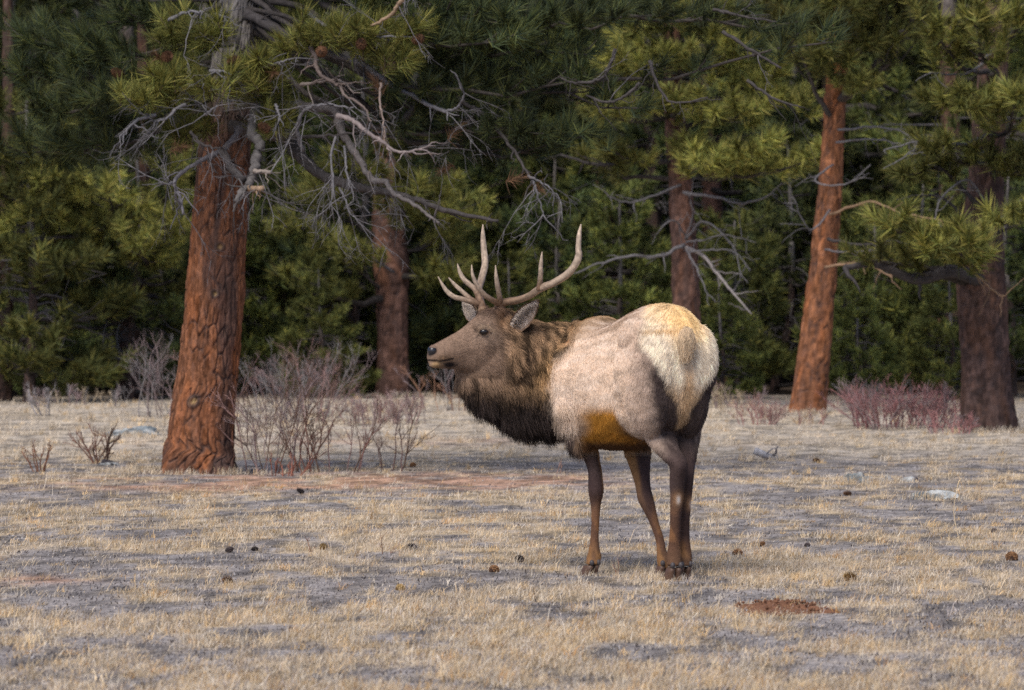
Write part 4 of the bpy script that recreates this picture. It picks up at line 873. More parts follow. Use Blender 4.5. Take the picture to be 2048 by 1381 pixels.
ell(E(997, 622, dh(997) - .055), img_axes(60), (12 * PXM, 9 * PXM, .026)); ell(E(966, 622, dh(975) + .05), img_axes(100), (11 * PXM, 9 * PXM, .026))      # antler seats
def leg(rows):
    A = np.array([np.r_[E(px, py, d), r * (25 + d) / F_PX] for px, py, r, d in rows]); A = spline(A, 5 * len(rows)); n = len(A)
    rg_ = A[:, 3] * 1.0 + .0015
    ring = (np.array([1.0, 0, 0])[None, None] * cs[None, :, None] + h_[None, None] * 1.12 * sn[None, :, None]) * rg_[:, None, None]
    ring = np.where(True, ring, ring)
    # keep the ring round: one axis across the view, the other along it
    ring = (np.array([1.0, 0, 0])[None, None] * cs[None, :, None] + np.array([0, 1.12, 0])[None, None] * sn[None, :, None]) * rg_[:, None, None]
    raw.add(*loft(A[:, :3], ring[:, ::-1]))
LEGS = [
 [(1160, 800, 34, .86), (1168, 850, 27, .84), (1177, 899, 18.5, .83), (1189, 938, 13.5, .83), (1191.5, 968, 14.5, .80), (1192, 986, 14.5, .79), (1191.5, 1010, 9.5, .80), (1190.5, 1047, 7.4, .79), (1189, 1080, 8, .78), (1188.5, 1100, 10.5, .77), (1188.5, 1114, 14, .77), (1185, 1130, 12.5, .74)],
 [(1262, 830, 36, .90), (1272, 885, 27, .84), (1276, 911, 25, .80), (1281, 943, 18.5, .74), (1286, 973, 14.5, .69), (1292, 1001, 15.5, .63), (1299, 1020, 12.5, .61), (1309, 1047, 9, .58), (1319, 1077, 8.2, .54), (1323, 1101, 9, .51), (1327, 1119, 12.5, .49), (1328, 1136, 11.5, .48)],
 [(1300, 740, 56, .20), (1307, 790, 50, .20), (1314, 830, 39, .20), (1320, 869, 33, .16), (1331, 897, 26, .07), (1350, 920, 22.5, -.01), (1357, 936, 17, -.035), (1355, 962, 15.5, -.01), (1354, 988, 13, .01), (1352, 1018, 11.2, .03), (1350, 1062, 10, .05), (1348.5, 1092, 11, .06), (1348, 1113, 14.5, .06), (1348, 1132, 14, .04)],
 [(1382, 740, 42, .32), (1380, 790, 35, .30), (1375, 839, 29, .29), (1372, 869, 29, .25), (1371, 899, 24, .20), (1372, 932, 17.5, .13), (1372, 955, 15, .10), (1371, 985, 13, .11), (1370, 1015, 11, .12), (1369, 1050, 9.5, .13), (1369, 1085, 10.5, .14), (1369, 1110, 14, .14), (1367, 1131, 16, .13)]]
for L_ in LEGS: leg(L_)

tmp = bpy.data.objects.new("tmp", raw.mesh("tmp", M_SKIN)); COL.objects.link(tmp)
md = tmp.modifiers.new("r", 'REMESH'); md.mode = 'VOXEL'; md.voxel_size = .0085; md.use_smooth_shade = True
sm = tmp.modifiers.new("s", 'SMOOTH'); sm.factor = .5; sm.iterations = 3
dg = bpy.context.evaluated_depsgraph_get(); ev = tmp.evaluated_get(dg); me = ev.to_mesh()
nv_ = len(me.vertices); EV = np.zeros(nv_ * 3, np.float32); me.vertices.foreach_get("co", EV); EV = EV.reshape(-1, 3).astype(float)
EN = np.zeros(nv_ * 3, np.float32); me.vertices.foreach_get("normal", EN); EN = EN.reshape(-1, 3).astype(float)
me.calc_loop_triangles(); nt_ = len(me.loop_triangles); ET = np.zeros(nt_ * 3, np.int32); me.loop_triangles.foreach_get("vertices", ET); ET = ET.reshape(-1, 3)
npoly = len(me.polygons); qs = np.zeros(npoly, np.int32); me.polygons.foreach_get("loop_total", qs)
lv = np.zeros(len(me.loops), np.int32); me.loops.foreach_get("vertex_index", lv)
ev.to_mesh_clear(); bpy.data.objects.remove(tmp)

def body_coords(P):
    r = P - O_E; return r @ h_, r @ l_, r[:, 2]
# muscle and bone: hollow of the flank, folds before the thigh and behind the shoulder, shallow ribs and lumps
s_, l_a, z_a = body_coords(EV); la = sstep(.08, .17, np.abs(l_a)) * (EV[:, 0] > -.05 + .3 * (z_a > 2))
gs = lambda v, c, w: np.exp(-((v - c) / w) ** 2)
dsp = -.034 * gs(s_, .45, .075) * gs(z_a, 1.10, .15) - .034 * gs(s_, .345, .035) * gs(z_a, .88, .13) - .026 * gs(s_ + .35 * (z_a - .95), .80, .045) * gs(z_a, .97, .20) + .012 * gs(s_, .62, .1) * gs(z_a, .9, .12)
dsp = dsp - .020 * gs(s_, .16, .05) * gs(z_a, 1.20, .08) + .004 * np.sin((s_ + .25 * z_a) * 2 * np.pi / .085) * gs(s_, .65, .10) * gs(z_a, .98, .15)
dsp = dsp * la * (l_a < .42) * (z_a > .7) + .010 * (fbm(s_ * 9 + l_a * 5, z_a * 8, 701, 3) - .5) * (z_a > .75)
EV = EV + EN * dsp[:, None]
fn_ = np.cross(EV[ET[:, 1]] - EV[ET[:, 0]], EV[ET[:, 2]] - EV[ET[:, 0]]); EN = np.zeros_like(EV)
for k_ in range(3): np.add.at(EN, ET[:, k_], fn_)
EN = unit(EN)
HX = lambda px: (px - CX) / F_PX * 25.9
HZ = lambda py: CAM_H - (py - HY) / F_PX * 25.9
def coat(P, Nn):
    """coat colour and hair length from where on the animal a point lies (body axes for trunk and legs, head axes for head and neck)"""
    s, l, z = body_coords(P); X = P[:, 0]; al = np.abs(l)
    n1 = fbm(X * 9 + P[:, 1] * 5, z * 9, 501, 3); n2 = fbm(X * 30 + P[:, 1] * 23, z * 26, 502, 3); nj = (n1 - .5)
    def mix(c, col, w): return c * (1 - w[:, None]) + np.asarray(col) * w[:, None]
    c = np.broadcast_to(np.array([.72, .55, .415]), P.shape).copy(); L = np.full(len(P), .017)
    c = mix(c, (.38, .26, .18), sstep(1.18, 1.36, z + .12 * nj) * .85 * sstep(.2, .4, s))                    # browner along the back
    c = mix(c, (.76, .63, .52), sstep(.4, .7, n2) * .45)
    c = mix(c, (.42, .30, .23), sstep(.36, .10, s + .12 * nj) * .6)                                          # haunch
    c = mix(c, (.34, .255, .20), sstep(.88, .70, z + .08 * nj) * (s < .55) * .8)                             # lower thigh browner
    belly = sstep(.92, .85, z + .10 * nj) * sstep(.40, .47, s) * sstep(1.0, .9, s) * sstep(.615, .665, z) * sstep(HX(1140), HX(1190), X + .14 * nj)
    c = mix(c, (.47, .215, .035), belly); c = mix(c, (.10, .05, .025), belly * sstep(.74, .69, z + .04 * nj)); c = mix(c, (.08, .05, .035), belly * sstep(.56, .44, s) * sstep(.86, .74, z) * .8)
    # rump patch: cream, orange on top, narrowing down between the legs, edged with black on the thigh backs
    tq = 159 * s + 341 * al          # how far a point lies round from the tail line towards the flank
    zz_ = z + .04 * nj
    pe = np.interp(zz_, [HZ(860), HZ(820), HZ(790), HZ(760), HZ(740), HZ(720), HZ(695), HZ(640), HZ(600)], [11, 15, 21, 34, 49, 64, 80, 82, 74])
    patch = sstep(10, -10, tq - pe + 22 * nj + 14 * (n2 - .5)) * (z > .66)
    be = np.interp(zz_, [HZ(930), HZ(880), HZ(850), HZ(800), HZ(760), HZ(725), HZ(700)], [38, 50, 60, 67, 75, 80, 72]) + 14 * (l < 0)
    blk = sstep(20, -20, tq - be + 46 * nj + 20 * (n2 - .5)) * sstep(1.20, 1.10, z + .05 * nj) * (z > .50)
    gry = sstep(24, -24, tq - be - 22 + 30 * nj) * sstep(1.27, 1.14, z) * (z > .7) * .5
    c = mix(c, (.24, .175, .145), gry); c = mix(c, (.072, .052, .047), np.clip(blk, 0, 1))
    cream = np.broadcast_to(np.array([.86, .74, .58]), P.shape).copy()
    cream = mix(cream, (.82, .54, .22), sstep(.19, .03, np.hypot(l * .9 + .01, (z - 1.36) * 1.0)) * .85)
    cream = mix(cream, (.66, .45, .25), sstep(.045, .01, al + .02 * nj) * sstep(1.18, 1.1, z) * .6); cream = mix(cream, (.50, .33, .19), sstep(.03, .005, al) * sstep(1.13, 1.0, z) * .8); cream = mix(cream, (.52, .35, .20), sstep(1.06, .95, z + .05 * nj) * .9)
    cream = mix(cream, (.62, .40, .19), np.exp(-((z - 1.30 + .25 * (l - .1) ** 2 * 4) / .011) ** 2) * sstep(.03, .06, l) * sstep(.19, .15, l) * .85)
    c = c * (1 - patch[:, None]) + cream * patch[:, None]
    tail = (np.abs(l - .036) < .056) & (s < -.060) & (z > 1.10) & (z < 1.32); c[tail] = np.array([.66, .50, .33]); L = np.where(patch > .5, .024, L)
    # dark brush of hair on the withers
    c = mix(c, (.07, .045, .035), np.exp(-((s - .93) / .05) ** 2) * sstep(1.26, 1.31, z) * .9 * (l < .04)); c = mix(c, (.48, .30, .15), np.exp(-((s - 1.06) / .15) ** 2) * sstep(1.08, 1.27, z) * .85)
    # legs
    legm = (z < .66) | ((z < .74) & (s > .6) & (X > HX(1130)) & (al > .05) & (z < .70))
    lw = np.where((X > HX(1135)) & (X < HX(1200)) & (s > .7), sstep(.83, .75, z + .06 * nj), sstep(.74, .60, z + .05 * nj)) * np.where(s < .45, 1, 1) * (1 - belly) * np.where((X > HX(1120)), 1.0, 0.0)
    front = (s > .45) | (X < HX(1318)); lc = np.broadcast_to(np.array([.082, .055, .049]), P.shape).copy()
    lc = mix(lc, (.25, .12, .052), sstep(.50, .22, z + .1 * nj) * .8); lc = mix(lc, (.26, .14, .06), sstep(.2, .08, z) * .6); lc = mix(lc, (.050, .033, .031), sstep(1352, 1366, 1372 - 159 * s - 341 * l) * (s < .4) * sstep(.16, .24, z) * .8); lc = mix(lc, (.055, .035, .034), sstep(.42, .62, fbm(X * 14 + z * 3, z * 7, 533, 3)) * .6); lc = mix(lc, (.05, .032, .032), np.exp(-((z - .46) / .07) ** 2) * (s > .45) * .6)  # includes shade painted into the right hind leg, setting it off from the left
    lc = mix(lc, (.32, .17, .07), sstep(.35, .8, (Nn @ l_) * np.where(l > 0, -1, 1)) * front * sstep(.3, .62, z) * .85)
    c = c * (1 - lw[:, None]) + lc * lw[:, None]
    for py, px, dd in ((998, 1357, 0.0), (1008, 1384, .1)):
        q = E(px, py, dd); gl_ = np.exp(-(((X - q[0]) / .028) ** 2 + ((z - q[2]) / .034) ** 2)) * (np.abs(P[:, 1] - q[1]) < .12); c = mix(c, (.36, .20, .10), np.clip(gl_ * 1.2, 0, 1)); gl_ = np.exp(-(((X - q[0]) / .010) ** 2 + ((z - q[2] + .004) / .020) ** 2)) * (np.abs(P[:, 1] - q[1]) < .12); c = mix(c, (.72, .66, .60), gl_)
    L = np.where(z < .62, .0045, L); L = np.where((z >= .62) & (z < .80) & (s < .5), .013, L)
    # neck and mane (they turn left off the shoulder), then head
    bx = np.interp(z, [.70, .80, .90, 1.0, 1.1, 1.2, 1.32], [HX(1150), HX(1122), HX(1100), HX(1098), HX(1108), HX(1125), HX(1150)])
    mane = sstep(.035, -.035, X - bx + .07 * nj) * (P[:, 1] > 25.25) * (z > .60)
    mc = np.broadcast_to(np.array([.23, .145, .085]), P.shape).copy()
    mc = mix(mc, (.37, .225, .105), sstep(-.17, .0, X - bx + .12 * nj) * sstep(.86, 1.0, z) * .85); mc = mix(mc, (.40, .255, .14), sstep(1.16, 1.28, z + .05 * nj) * sstep(HX(1060), HX(1110), X) * .8)
    dk = sstep(1.10, .90, z + .16 * nj + .25 * (X - HX(1000)) * .3); mc = mix(mc, (.036, .027, .025), dk * .96)
    mc = mix(mc, (.045, .030, .022), sstep(.53, .66, fbm(X * 16 + z * 10, z * 22 - X * 8, 510, 3)) * sstep(HX(1030), HX(1055), X) * sstep(.98, 1.06, z) * sstep(1.27, 1.2, z) * .85)
    c = c * (1 - mane[:, None]) + mc * mane[:, None]
    L = np.where(mane > .5, np.interp(z, [.75, .95, 1.1, 1.3], [.088, .07, .05, .035]), L); L = np.where((mane > .1) & (mane <= .5), .045, L)
    L = np.where((z < .90) & (X > HX(1090)) & (X < HX(1155)) & (s > .85), .06, L)
    hd = sstep(HX(1022), HX(992), X + .03 * nj) * sstep(HZ(775), HZ(735), z + .02 * nj)
    hcx = np.broadcast_to(np.array([.275, .185, .130]), P.shape).copy()
    hcx = mix(hcx, (.30, .215, .16), np.exp(-(((X - HX(975)) / .10) ** 2 + ((z - HZ(668)) / .07) ** 2)) * .7)
    hcx = mix(hcx, (.145, .085, .065), sstep(.03, .0, np.abs(z - np.interp(X, [HX(862), HX(894), HX(937), HX(955)], [HZ(688), HZ(670), HZ(641), HZ(626)]))) * sstep(HX(965), HX(940), X) * .7)
    hcx = mix(hcx, (.11, .065, .045), sstep(HZ(635), HZ(622), z + .02 * nj) * .7); hcx = mix(hcx, (.26, .135, .06), np.exp(-(((X - HX(1003)) / .035) ** 2 + ((z - HZ(640)) / .05) ** 2)) * .8)
    hcx = mix(hcx, (.26, .16, .085), np.exp(-(((X - HX(890)) / .05) ** 2 + ((z - HZ(718)) / .022) ** 2)) * .7); hcx = mix(hcx, (.14, .09, .06), np.exp(-(((X - HX(930)) / .05) ** 2 + ((z - HZ(738)) / .025) ** 2)) * .7)
    hcx = mix(hcx, (.50, .36, .24), np.exp(-((np.hypot((X - HX(970)) / .036, (z - HZ(662)) / .024) - 1) / .35) ** 2) * .55)      # pale ring round the eye
    hcx = mix(hcx, (.03, .02, .018), np.exp(-(((X - HX(957) - (z - HZ(669)) * .8) / .006) ** 2 + ((z - HZ(671)) / .014) ** 2)) * .9)                     # tear slit
    hcx = mix(hcx, (.035, .025, .025), sstep(HZ(717), HZ(721), z) * sstep(HZ(741), HZ(736), z) * 0)
    mouth = np.abs(z - np.interp(X, [HX(856), HX(880), HX(905), HX(912)], [HZ(719), HZ(722), HZ(717), HZ(714)])); hcx = mix(hcx, (.018, .014, .014), sstep(.008, .003, mouth) * sstep(HX(912), HX(905), X) * .95)
    lip = np.exp(-(((X - HX(899)) / .040) ** 2 + ((z - HZ(729)) / .018) ** 2)); hcx = mix(hcx, (.022, .017, .017), np.clip(lip * 1.25, 0, 1) * (z < HZ(719)))
    chin = np.exp(-(((X - HX(873)) / .024) ** 2 + ((z - HZ(729)) / .014) ** 2)); hcx = mix(hcx, (.44, .29, .14), np.clip(chin * 1.2, 0, 1) * (z < HZ(721)) * .9)
    nose = np.exp(-(((X - HX(863)) / .026) ** 2 + ((z - HZ(703)) / .024) ** 2)); hcx = mix(hcx, (.020, .018, .022), np.clip(nose * 1.6 - .15, 0, 1))
    c = c * (1 - hd[:, None]) + hcx * hd[:, None]
    L = np.where(hd > .5, np.interp(X, [HX(870), HX(930), HX(975), HX(1015)], [.004, .008, .014, .028]), L); L = np.where((hd > .5) & (z > HZ(632)) & (X > HX(940)), .03, L)
    bald = np.clip(nose * 1.6, 0, 1) * hd
    return np.clip(c * (.88 + .24 * n2[:, None]), .008, .95), L, bald, mane, hd

elk = thing("elk", "bull elk with tan antlers, dark mane and cream rump standing with its head turned left", "elk", tuple(O_E))
cE, LE, baldE, maneE, headE = coat(EV, EN)
gE = Geo()
assert (qs == 4).all() or True
st_ = np.concatenate([[0], np.cumsum(qs)[:-1]]); q4 = st_[qs == 4][:, None] + np.arange(4)[None]; q3 = st_[qs == 3][:, None] + np.arange(3)[None]
gE.add(EV - O_E, [lv[q4], lv[q3]], cE * .95)
body = link("body", gE.mesh("body", M_SKIN), elk)
bvh = BVHTree.FromPolygons([Vector(v) for v in EV], [tuple(t) for t in ET.tolist()])
def hit(px, py):
    o = Vector((0, 0, CAM_H)); d = (Vector(W(px, py, 25.9)) - o).normalized(); r = bvh.ray_cast(o, d); return np.array(r[0]) if r[0] else W(px, py, 25.9)

# coat hair as curves
def hair(name, P, Nn, T, L, col, r0, mat, parent, lift=.32, droop=.25, k=4):
    n = len(P); d = unit(T + Nn * lift + re_.normal(0, .20, (n, 3)))
    t = np.linspace(0, 1, k)[None, :, None]
    X = P[:, None] + d[:, None] * (L[:, None, None] * t) + np.array([0, 0, -droop]) * (L[:, None, None] * t ** 2)
    cu = bpy.data.hair_curves.new(name); cu.add_curves([k] * n)
    cu.attributes["position"].data.foreach_set("vector", X.reshape(-1).astype(np.float32))
    ra = cu.attributes.get("radius") or cu.attributes.new("radius", 'FLOAT', 'POINT')
    ra.data.foreach_set("value", (np.broadcast_to(r0 if np.ndim(r0) == 0 else r0[:, None], (n, k)) * np.linspace(1, .25, k)[None]).astype(np.float32).ravel())
    ca = cu.attributes.new("tint", 'FLOAT_COLOR', 'CURVE'); c4 = np.ones((n, 4), np.float32); c4[:, :3] = col; ca.data.foreach_set("color", c4.ravel())
    cu.materials.append(mat)
    o = link(name, cu, parent); return o
M_FUR, nt, b = node_mat("elk_fur", .8, .12)
a_ = N(nt, "ShaderNodeAttribute", attribute_name="tint"); nt.links.new(a_.outputs["Color"], b.inputs["Base Color"])
tri = EV[ET]; ar = np.linalg.norm(np.cross(tri[:, 1] - tri[:, 0], tri[:, 2] - tri[:, 0]), axis=1)
NH = 210000
wgt = ar * (1 + 1.2 * headE[ET[:, 0]] + .5 * maneE[ET[:, 0]]); cdf = np.cumsum(wgt) / wgt.sum(); ti = np.searchsorted(cdf, re_.uniform(0, 1, NH))
u, v = re_.uniform(0, 1, NH), re_.uniform(0, 1, NH); fl = u + v > 1; u[fl], v[fl] = 1 - u[fl], 1 - v[fl]
HP = tri[ti, 0] + (tri[ti, 1] - tri[ti, 0]) * u[:, None] + (tri[ti, 2] - tri[ti, 0]) * v[:, None]
HN = unit(EN[ET[ti, 0]] * (1 - u - v)[:, None] + EN[ET[ti, 1]] * u[:, None] + EN[ET[ti, 2]] * v[:, None])
hcD, hL, hbald, hman, hhead = coat(HP, HN)
s_, l__, z_ = body_coords(HP)
flow = np.broadcast_to(-h_ * .75 - up_ * .65, HP.shape).copy()
flow = np.where((z_ < .85)[:, None], -up_ - h_ * .15, flow)
rump = (s_ < .2) & (z_ > .95); flow = np.where(rump[:, None], -up_ * .9 + l_ * (np.sign(l__) * .45)[:, None] - h_ * .3, flow)
flow = np.where((hman > .5)[:, None], np.array([.45, -.1, -.9]) + np.array([.35, 0, .35]) * sstep(1.1, 1.3, z_)[:, None], flow)
flow = np.where((hhead > .5)[:, None], np.array([.93, .25, -.25]) + np.array([0, 0, -.5]) * sstep(HX(950), HX(1000), HP[:, 0])[:, None], flow)
# hair lies in locks: neighbouring hairs share a little sideways turn
wv = np.stack([fbm(HP[:, 0] * 22, z_ * 22 + HP[:, 1] * 15, 601, 2) - .5, np.zeros(NH), fbm(HP[:, 0] * 22 + 50, z_ * 22 + HP[:, 1] * 15, 602, 2) - .5], 1)
flow = unit(flow) + wv * np.where(hhead > .3, .5, np.where(hman > .5, 1.6, .7))[:, None]
Tn = unit(flow - HN * np.sum(flow * HN, 1)[:, None])
jit = np.where((hman + hhead > .5)[:, None], re_.uniform(.66, 1.27, (NH, 1)), re_.uniform(.86, 1.12, (NH, 1))); lock = .28 + 1.42 * sstep(.25, .75, fbm(HP[:, 0] * 52 + HP[:, 1] * 30 + z_ * 9, z_ * 20 - HP[:, 0] * 8, 603, 2))[:, None]
hcol = np.clip(hcD * jit * np.where((hman * (1 - hhead))[:, None] > .5, lock, 1 + (lock - 1) * .22), 0.006, .95)
keep = (hbald < .25) & (re_.uniform(0, 1, NH) < 1.0)
keep &= ~((np.hypot((HP[:, 0] - HX(968)) / .030, (HP[:, 2] - HZ(664)) / .021) < 1) & (HP[:, 1] < 25.95))
rad0 = np.where(hhead > .5, .0008, np.where(hman > .5, .0014, .0012))
lift = np.where(hhead > .5, .2, np.where(hman > .5, .36, np.where(rump, .22, .15)))
fur = hair("fur", HP[keep] - O_E, HN[keep], Tn[keep], (hL * re_.uniform(.6, 1.2, NH))[keep], hcol[keep], rad0[keep], M_FUR, elk, lift[keep][:, None])
fur["kind"] = "stuff"

# eyes with lids, nose pad, ears, antlers, hooves
def ball(r, sx=1, sy=1, sz=1, n=16):
    t = np.linspace(0, 2 * np.pi, n, endpoint=False); p = np.linspace(.02, np.pi - .02, n // 2 + 2); TT, PP = np.meshgrid(t, p)
    V = np.stack([np.sin(PP) * np.cos(TT) * sx, np.sin(PP) * np.sin(TT) * sy, np.cos(PP) * sz], -1) * r
    i = np.arange(len(p) - 1)[:, None] * n; j = np.arange(n)[None]; k = (j + 1) % n
    return V.reshape(-1, 3), np.stack([i + j, i + n + j, i + n + k, i + k], -1).reshape(-1, 4)
for sd in (1, -1):
    pE = hit(969, 664) if sd == 1 else None
    if sd == -1:
        q = hit(969, 664); c0 = E(969, 664, dh(969)); v = q - c0; pE = c0 + v - 2 * hl * (v @ hl)
    o_in = hl * sd
    g1 = Geo(); V, Fc = ball(.0205, 1.2, 1.0, .90); g1.add(V, Fc, (.012, .009, .008)); ey = link("eye", g1.mesh("eye", M_EYE), elk, tuple(pE - O_E - o_in * .0068))
    g2 = Geo(); t = np.linspace(0, 2 * np.pi, 28); ring = np.stack([np.cos(t) * .0240, np.zeros(28), np.sin(t) * .0155 + .003 * np.cos(t)], 1) + o_in * .0045 - o_in * (np.cos(t) ** 2)[:, None] * .004
    ring = ring + np.array([math.cos(HB) * 0, math.sin(HB) * 1, 0])[None] * ring[:, :1]
    g2.add(*tube(ring, .0026 + .0006 * (np.sin(t) > 0), 6), (.06, .04, .03)); link("eyelid", g2.mesh("eyelid", M_SKIN), ey, (0, 0, 0))
g1 = Geo(); V, Fc = ball(.030, .95, 1.15, 1.0); nz = fbm(V[:, 0] * 300, V[:, 2] * 300 + V[:, 1] * 200, 5, 2)[:, None]; g1.add(V * (1 + .05 * (nz - .5)), Fc, (.020, .019, .022))
nose = link("nose", g1.mesh("nose", M_WET), elk, tuple(E(864, 702, dh(862)) - O_E + hl * .008))
for sd in (-1, 1):
    g1 = Geo(); P = spline(np.array([[0, 0, 0], [.012, 0, .004], [.016, 0, -.006], [.010, 0, -.014]]), 10); g1.add(*tube(P, np.linspace(.006, .003, 10), 6), (.006, .005, .005)); link("nostril", g1.mesh("nostril", M_WET), nose, tuple(hl * .0235 * -sd + np.array([-.008, 0, .006])))

def ear(base, tip, width, open_dir, name="ear"):
    """a leaf-shaped cupped ear with a furred back and pale hair inside"""
    base, tip = np.asarray(base), np.asarray(tip); ax = unit(tip - base); Ln = np.linalg.norm(tip - base); od = unit(open_dir - ax * (open_dir @ ax)); sd = np.cross(ax, od)
    g1 = Geo(); nu_, nv2 = 15, 16; uu = np.linspace(-1, 1, nu_); ff = np.linspace(0, 1, nv2)
    wdt = np.interp(ff, [0, .15, .4, .7, .9, 1], [.45, .78, 1.0, .82, .42, .04]) * width
    def sheet(off, bow):
        V = base + ax * (ff * Ln)[:, None, None] + sd * (uu[None] * wdt[:, None])[..., None] - od * ((1 - uu[None] ** 2) * wdt[:, None] * bow)[..., None] - od * off + od * (np.sin(ff * 2.2) * .012)[:, None, None]
        i = np.arange(nv2 - 1)[:, None] * nu_ + np.arange(nu_ - 1)[None]
        return V.reshape(-1, 3), np.stack([i, i + 1, i + nu_ + 1, i + nu_], -1).reshape(-1, 4)
    V, Fc = sheet(0, .85); rim = np.abs(np.tile(uu, nv2)) > .8
    g1.add(V, Fc, np.where(rim[:, None], np.array([.20, .13, .09]), np.array([.55, .47, .42]))); V2, F2 = sheet(.010, .85); g1.add(V2, F2[:, ::-1], (.27, .18, .12))
    e = link(name, g1.mesh(name, M_SKIN), elk); e.location = tuple(-O_E)
    n = 1400; fu = re_.uniform(-.95, .95, n); fv = re_.uniform(.03, .95, n); wv_ = np.interp(fv, ff, wdt)
    HP_ = base + ax * (fv * Ln)[:, None] + sd * (fu * wv_)[:, None] - od * ((1 - fu ** 2) * wv_ * .85)[:, None] + od * (np.sin(fv * 2.2) * .012)[:, None]
    T_ = unit(ax * .7 + sd * (-fu * .9)[:, None] + od * .2 + re_.normal(0, .25, (n, 3)))
    cc_ = np.where(re_.uniform(0, 1, (n, 1)) < .93, np.array([.68, .58, .49]), np.array([.14, .10, .08])) * re_.uniform(.7, 1.2, (n, 1))
    h1 = hair("ear_hair", HP_, np.broadcast_to(od, HP_.shape), T_, re_.uniform(.014, .034, n), cc_, np.full(n, .0010), M_FUR, e, .5, .1); h1["kind"] = "stuff"
    m = 1500; fu = re_.uniform(-1, 1, m); fv = re_.uniform(.0, 1, m); wv_ = np.interp(fv, ff, wdt)
    HP2 = base + ax * (fv * Ln)[:, None] + sd * (fu * wv_)[:, None] - od * ((1 - fu ** 2) * wv_ * .85 + .010)[:, None] + od * (np.sin(fv * 2.2) * .012)[:, None]
    h2 = hair("ear_back_hair", HP2, np.broadcast_to(-od, HP2.shape), np.broadcast_to(ax, HP2.shape), re_.uniform(.008, .018, m), np.array([.29, .19, .12]) * re_.uniform(.6, 1.2, (m, 1)), np.full(m, .0010), M_FUR, e, .3, .1); h2["kind"] = "stuff"
ear(E(1023, 664, dh(1010) - .06), E(1075, 602, dh(1010) - .17), .052, np.array([-.25, -1, -.35]))
ear(E(950, 640, dh(985) + .09), E(931, 607, dh(985) + .22), .045, np.array([-.75, -.75, .0]))

def antler(rows_main, tines, dmain, label=None):
    """main beam and tines as tapered, ridged tubes grown into one another"""
    g1 = Geo()
    def beam(pts, ds, rad, tipc=.82):
        PP = np.array([W(x_, y_, 25 + d) for (x_, y_), d in zip(pts, ds)]); A = spline(np.c_[PP, rad], 9 * len(pts)); n = len(A); P, r = A[:, :3], np.maximum(A[:, 3], .0018)
        V, Fc = tube(P, r, 14); m = n * 14; tt = np.repeat(np.linspace(0, 1, n), 14); ridge = np.tile(np.arange(14), n)
        bump = (fbm(ridge * 1.7, tt * 9, int(abs(P[0, 0]) * 1e4) % 97, 3) - .5) * .30
        Cn = np.repeat(P, 14, 0); V[:m] = Cn + (V[:m] - Cn) * (1 + bump)[:, None]
        base_c, tip_c = np.array([.15, .088, .052]), np.array([.42, .325, .24])
        w = sstep(.05, tipc, tt)[:, None]; c = base_c * (1 - w) + tip_c * w; c = c * (.5 + 1.0 * fbm(ridge * 1.3, tt * 16, 8, 2))[:, None]
        g1.add(V, Fc, np.vstack([c, c[:1], c[-1:]]))
        return P
    P = beam([r[:2] for r in rows_main], dmain, [r[2] * PXM for r in rows_main])
    for pts, ds, rad in tines: beam(pts, ds, np.array(rad) * PXM)
    bc = P[1]; T = unit(P[4] - P[0]); rr_ = [.020, .026, .026, .020]; g1.add(*tube(np.array([bc - T * .012, bc - T * .004, bc + T * .006, bc + T * .014]), rr_, 14), (.24, .15, .09))   # burr
    o = link("antler", g1.mesh("antler", M_HORN), elk); o.location = tuple(-O_E); return o
dn, df = dh(1000) - .055, dh(975) + .055
antler([(995, 622, 8.5), (1000, 610, 8), (1012, 604.5, 7.5), (1034, 601, 7.2), (1059, 592, 7), (1081.7, 577, 7.5), (1107, 566.6, 6.8), (1132.7, 550.6, 7), (1150, 530, 7.2), (1157.5, 512, 7.2), (1156.6, 496.5, 5.8), (1158.5, 471, 4.6), (1162, 449, 1.2)],
       [([(999, 609), (985, 601), (970, 591), (955, 572), (945.5, 551), (943.2, 530)], [dn - .01, dn - .05, dn - .09, dn - .12, dn - .14, dn - .14], [6.5, 5.6, 5, 4.5, 3.4, .9]),
        ([(1000, 607), (999.5, 597), (997, 583), (993, 558), (991, 531)], [dn - .01, dn - .04, dn - .07, dn - .11, dn - .12], [6.5, 5.4, 5, 4.2, .9]),
        ([(1079, 580), (1080, 566), (1081, 552), (1082, 528), (1084.3, 504)], [dn - .17, dn - .18, dn - .20, dn - .22, dn - .23], [7, 5.6, 5, 4, .9]),
        ([(1154, 520), (1159, 518), (1161.5, 520)], [dn - .27, dn - .27, dn - .27], [5, 3, .8])],
       [dn + .01, dn, dn - .02, dn - .06, dn - .12, dn - .17, dn - .22, dn - .26, dn - .28, dn - .28, dn - .28, dn - .27, dn - .25])
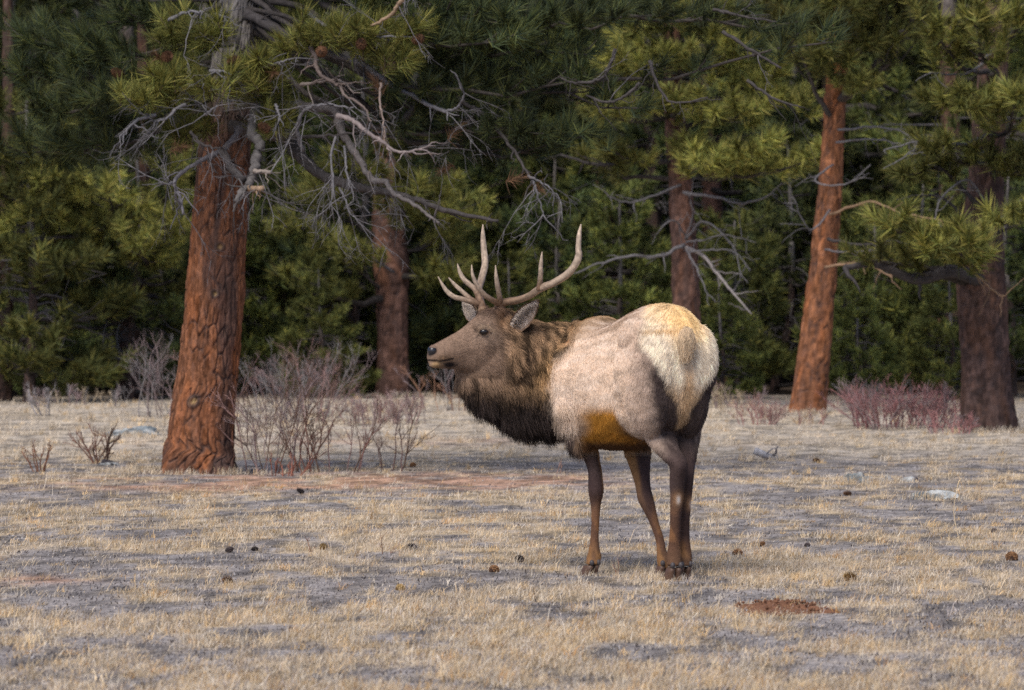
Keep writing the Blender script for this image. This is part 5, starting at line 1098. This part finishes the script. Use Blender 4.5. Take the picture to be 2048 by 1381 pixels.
antler([(966, 622, 8.5), (963, 610, 8), (959.5, 594, 7.2), (957.5, 577, 7), (964.5, 554, 7.2), (970, 528, 6.8), (968, 500, 6), (966, 474, 4.8), (966, 449.5, 1.2)],
       [([(962, 611), (953, 607.5), (941, 603), (925, 598.5), (909, 594.5), (896, 585), (888, 575), (876, 553.5)], [df, df - .01, df - .02, df - .02, df - .02, df - .02, df - .02, df - .02], [7, 6.4, 6, 5.4, 5, 4.4, 3.6, .9]),
        ([(953, 605), (941, 598), (929, 587.5), (910, 570), (897, 555.5)], [df, df, df + .02, df + .03, df + .03], [6, 5, 4.6, 3.6, .9]),
        ([(958, 598), (954, 587), (947, 576), (929.5, 561), (920, 546), (914.8, 527.5)], [df + .06, df + .07, df + .09, df + .11, df + .12, df + .12], [6.5, 6, 5.6, 5, 4, .9])],
       [df - .02, df, df + .06, df + .12, df + .22, df + .30, df + .34, df + .35, df + .35])
# hooves: two claws and two dewclaws on each foot
def hoof(px, py, d, yaw):
    c = W(px, py, 25 + d); c[2] = float(GZ(c[:1], c[1:2])[0]); f = np.array([-math.cos(yaw), math.sin(yaw), 0]); sd = np.array([f[1], -f[0], 0]) * -1
    for q in (-1, 1):
        g1 = Geo(); rows = [(.072, .034, .020, -.012), (.050, .036, .023, .0), (.026, .042, .026, .010), (.004, .047, .028, .018), (-.006, .044, .026, .018)]
        Cn = np.array([f * r[3] + up_ * r[0] for r in rows]); tt = np.linspace(0, 2 * np.pi, 14, endpoint=False)
        rg2 = np.array([[f * (math.cos(a) * r[1] * (1.0 if math.cos(a) < 0 else 1.25)) + sd * math.sin(a) * r[2] for a in tt] for r in rows])
        g1.add(*loft(Cn, rg2), (.10, .055, .035)); hv = link("hoof", g1.mesh("hoof", M_HOOF), elk, tuple(c - O_E + sd * q * .020 - up_ * .010)); hv.scale = (.93, .93, 1.0)
        g3 = Geo(); V, Fc = ball(.0135, 1, 1, 1.25, 10); g3.add(V, Fc, (.07, .06, .06)); link("dewclaw", g3.mesh("dewclaw", M_HOOF), hv, tuple(-f * .040 + up_ * .088 + sd * q * .004))
hoof(1181, 1146, .74, HA * .75); hoof(1327, 1150, .48, HA); hoof(1347, 1157, .03, HA); hoof(1366, 1153, .13, HA)
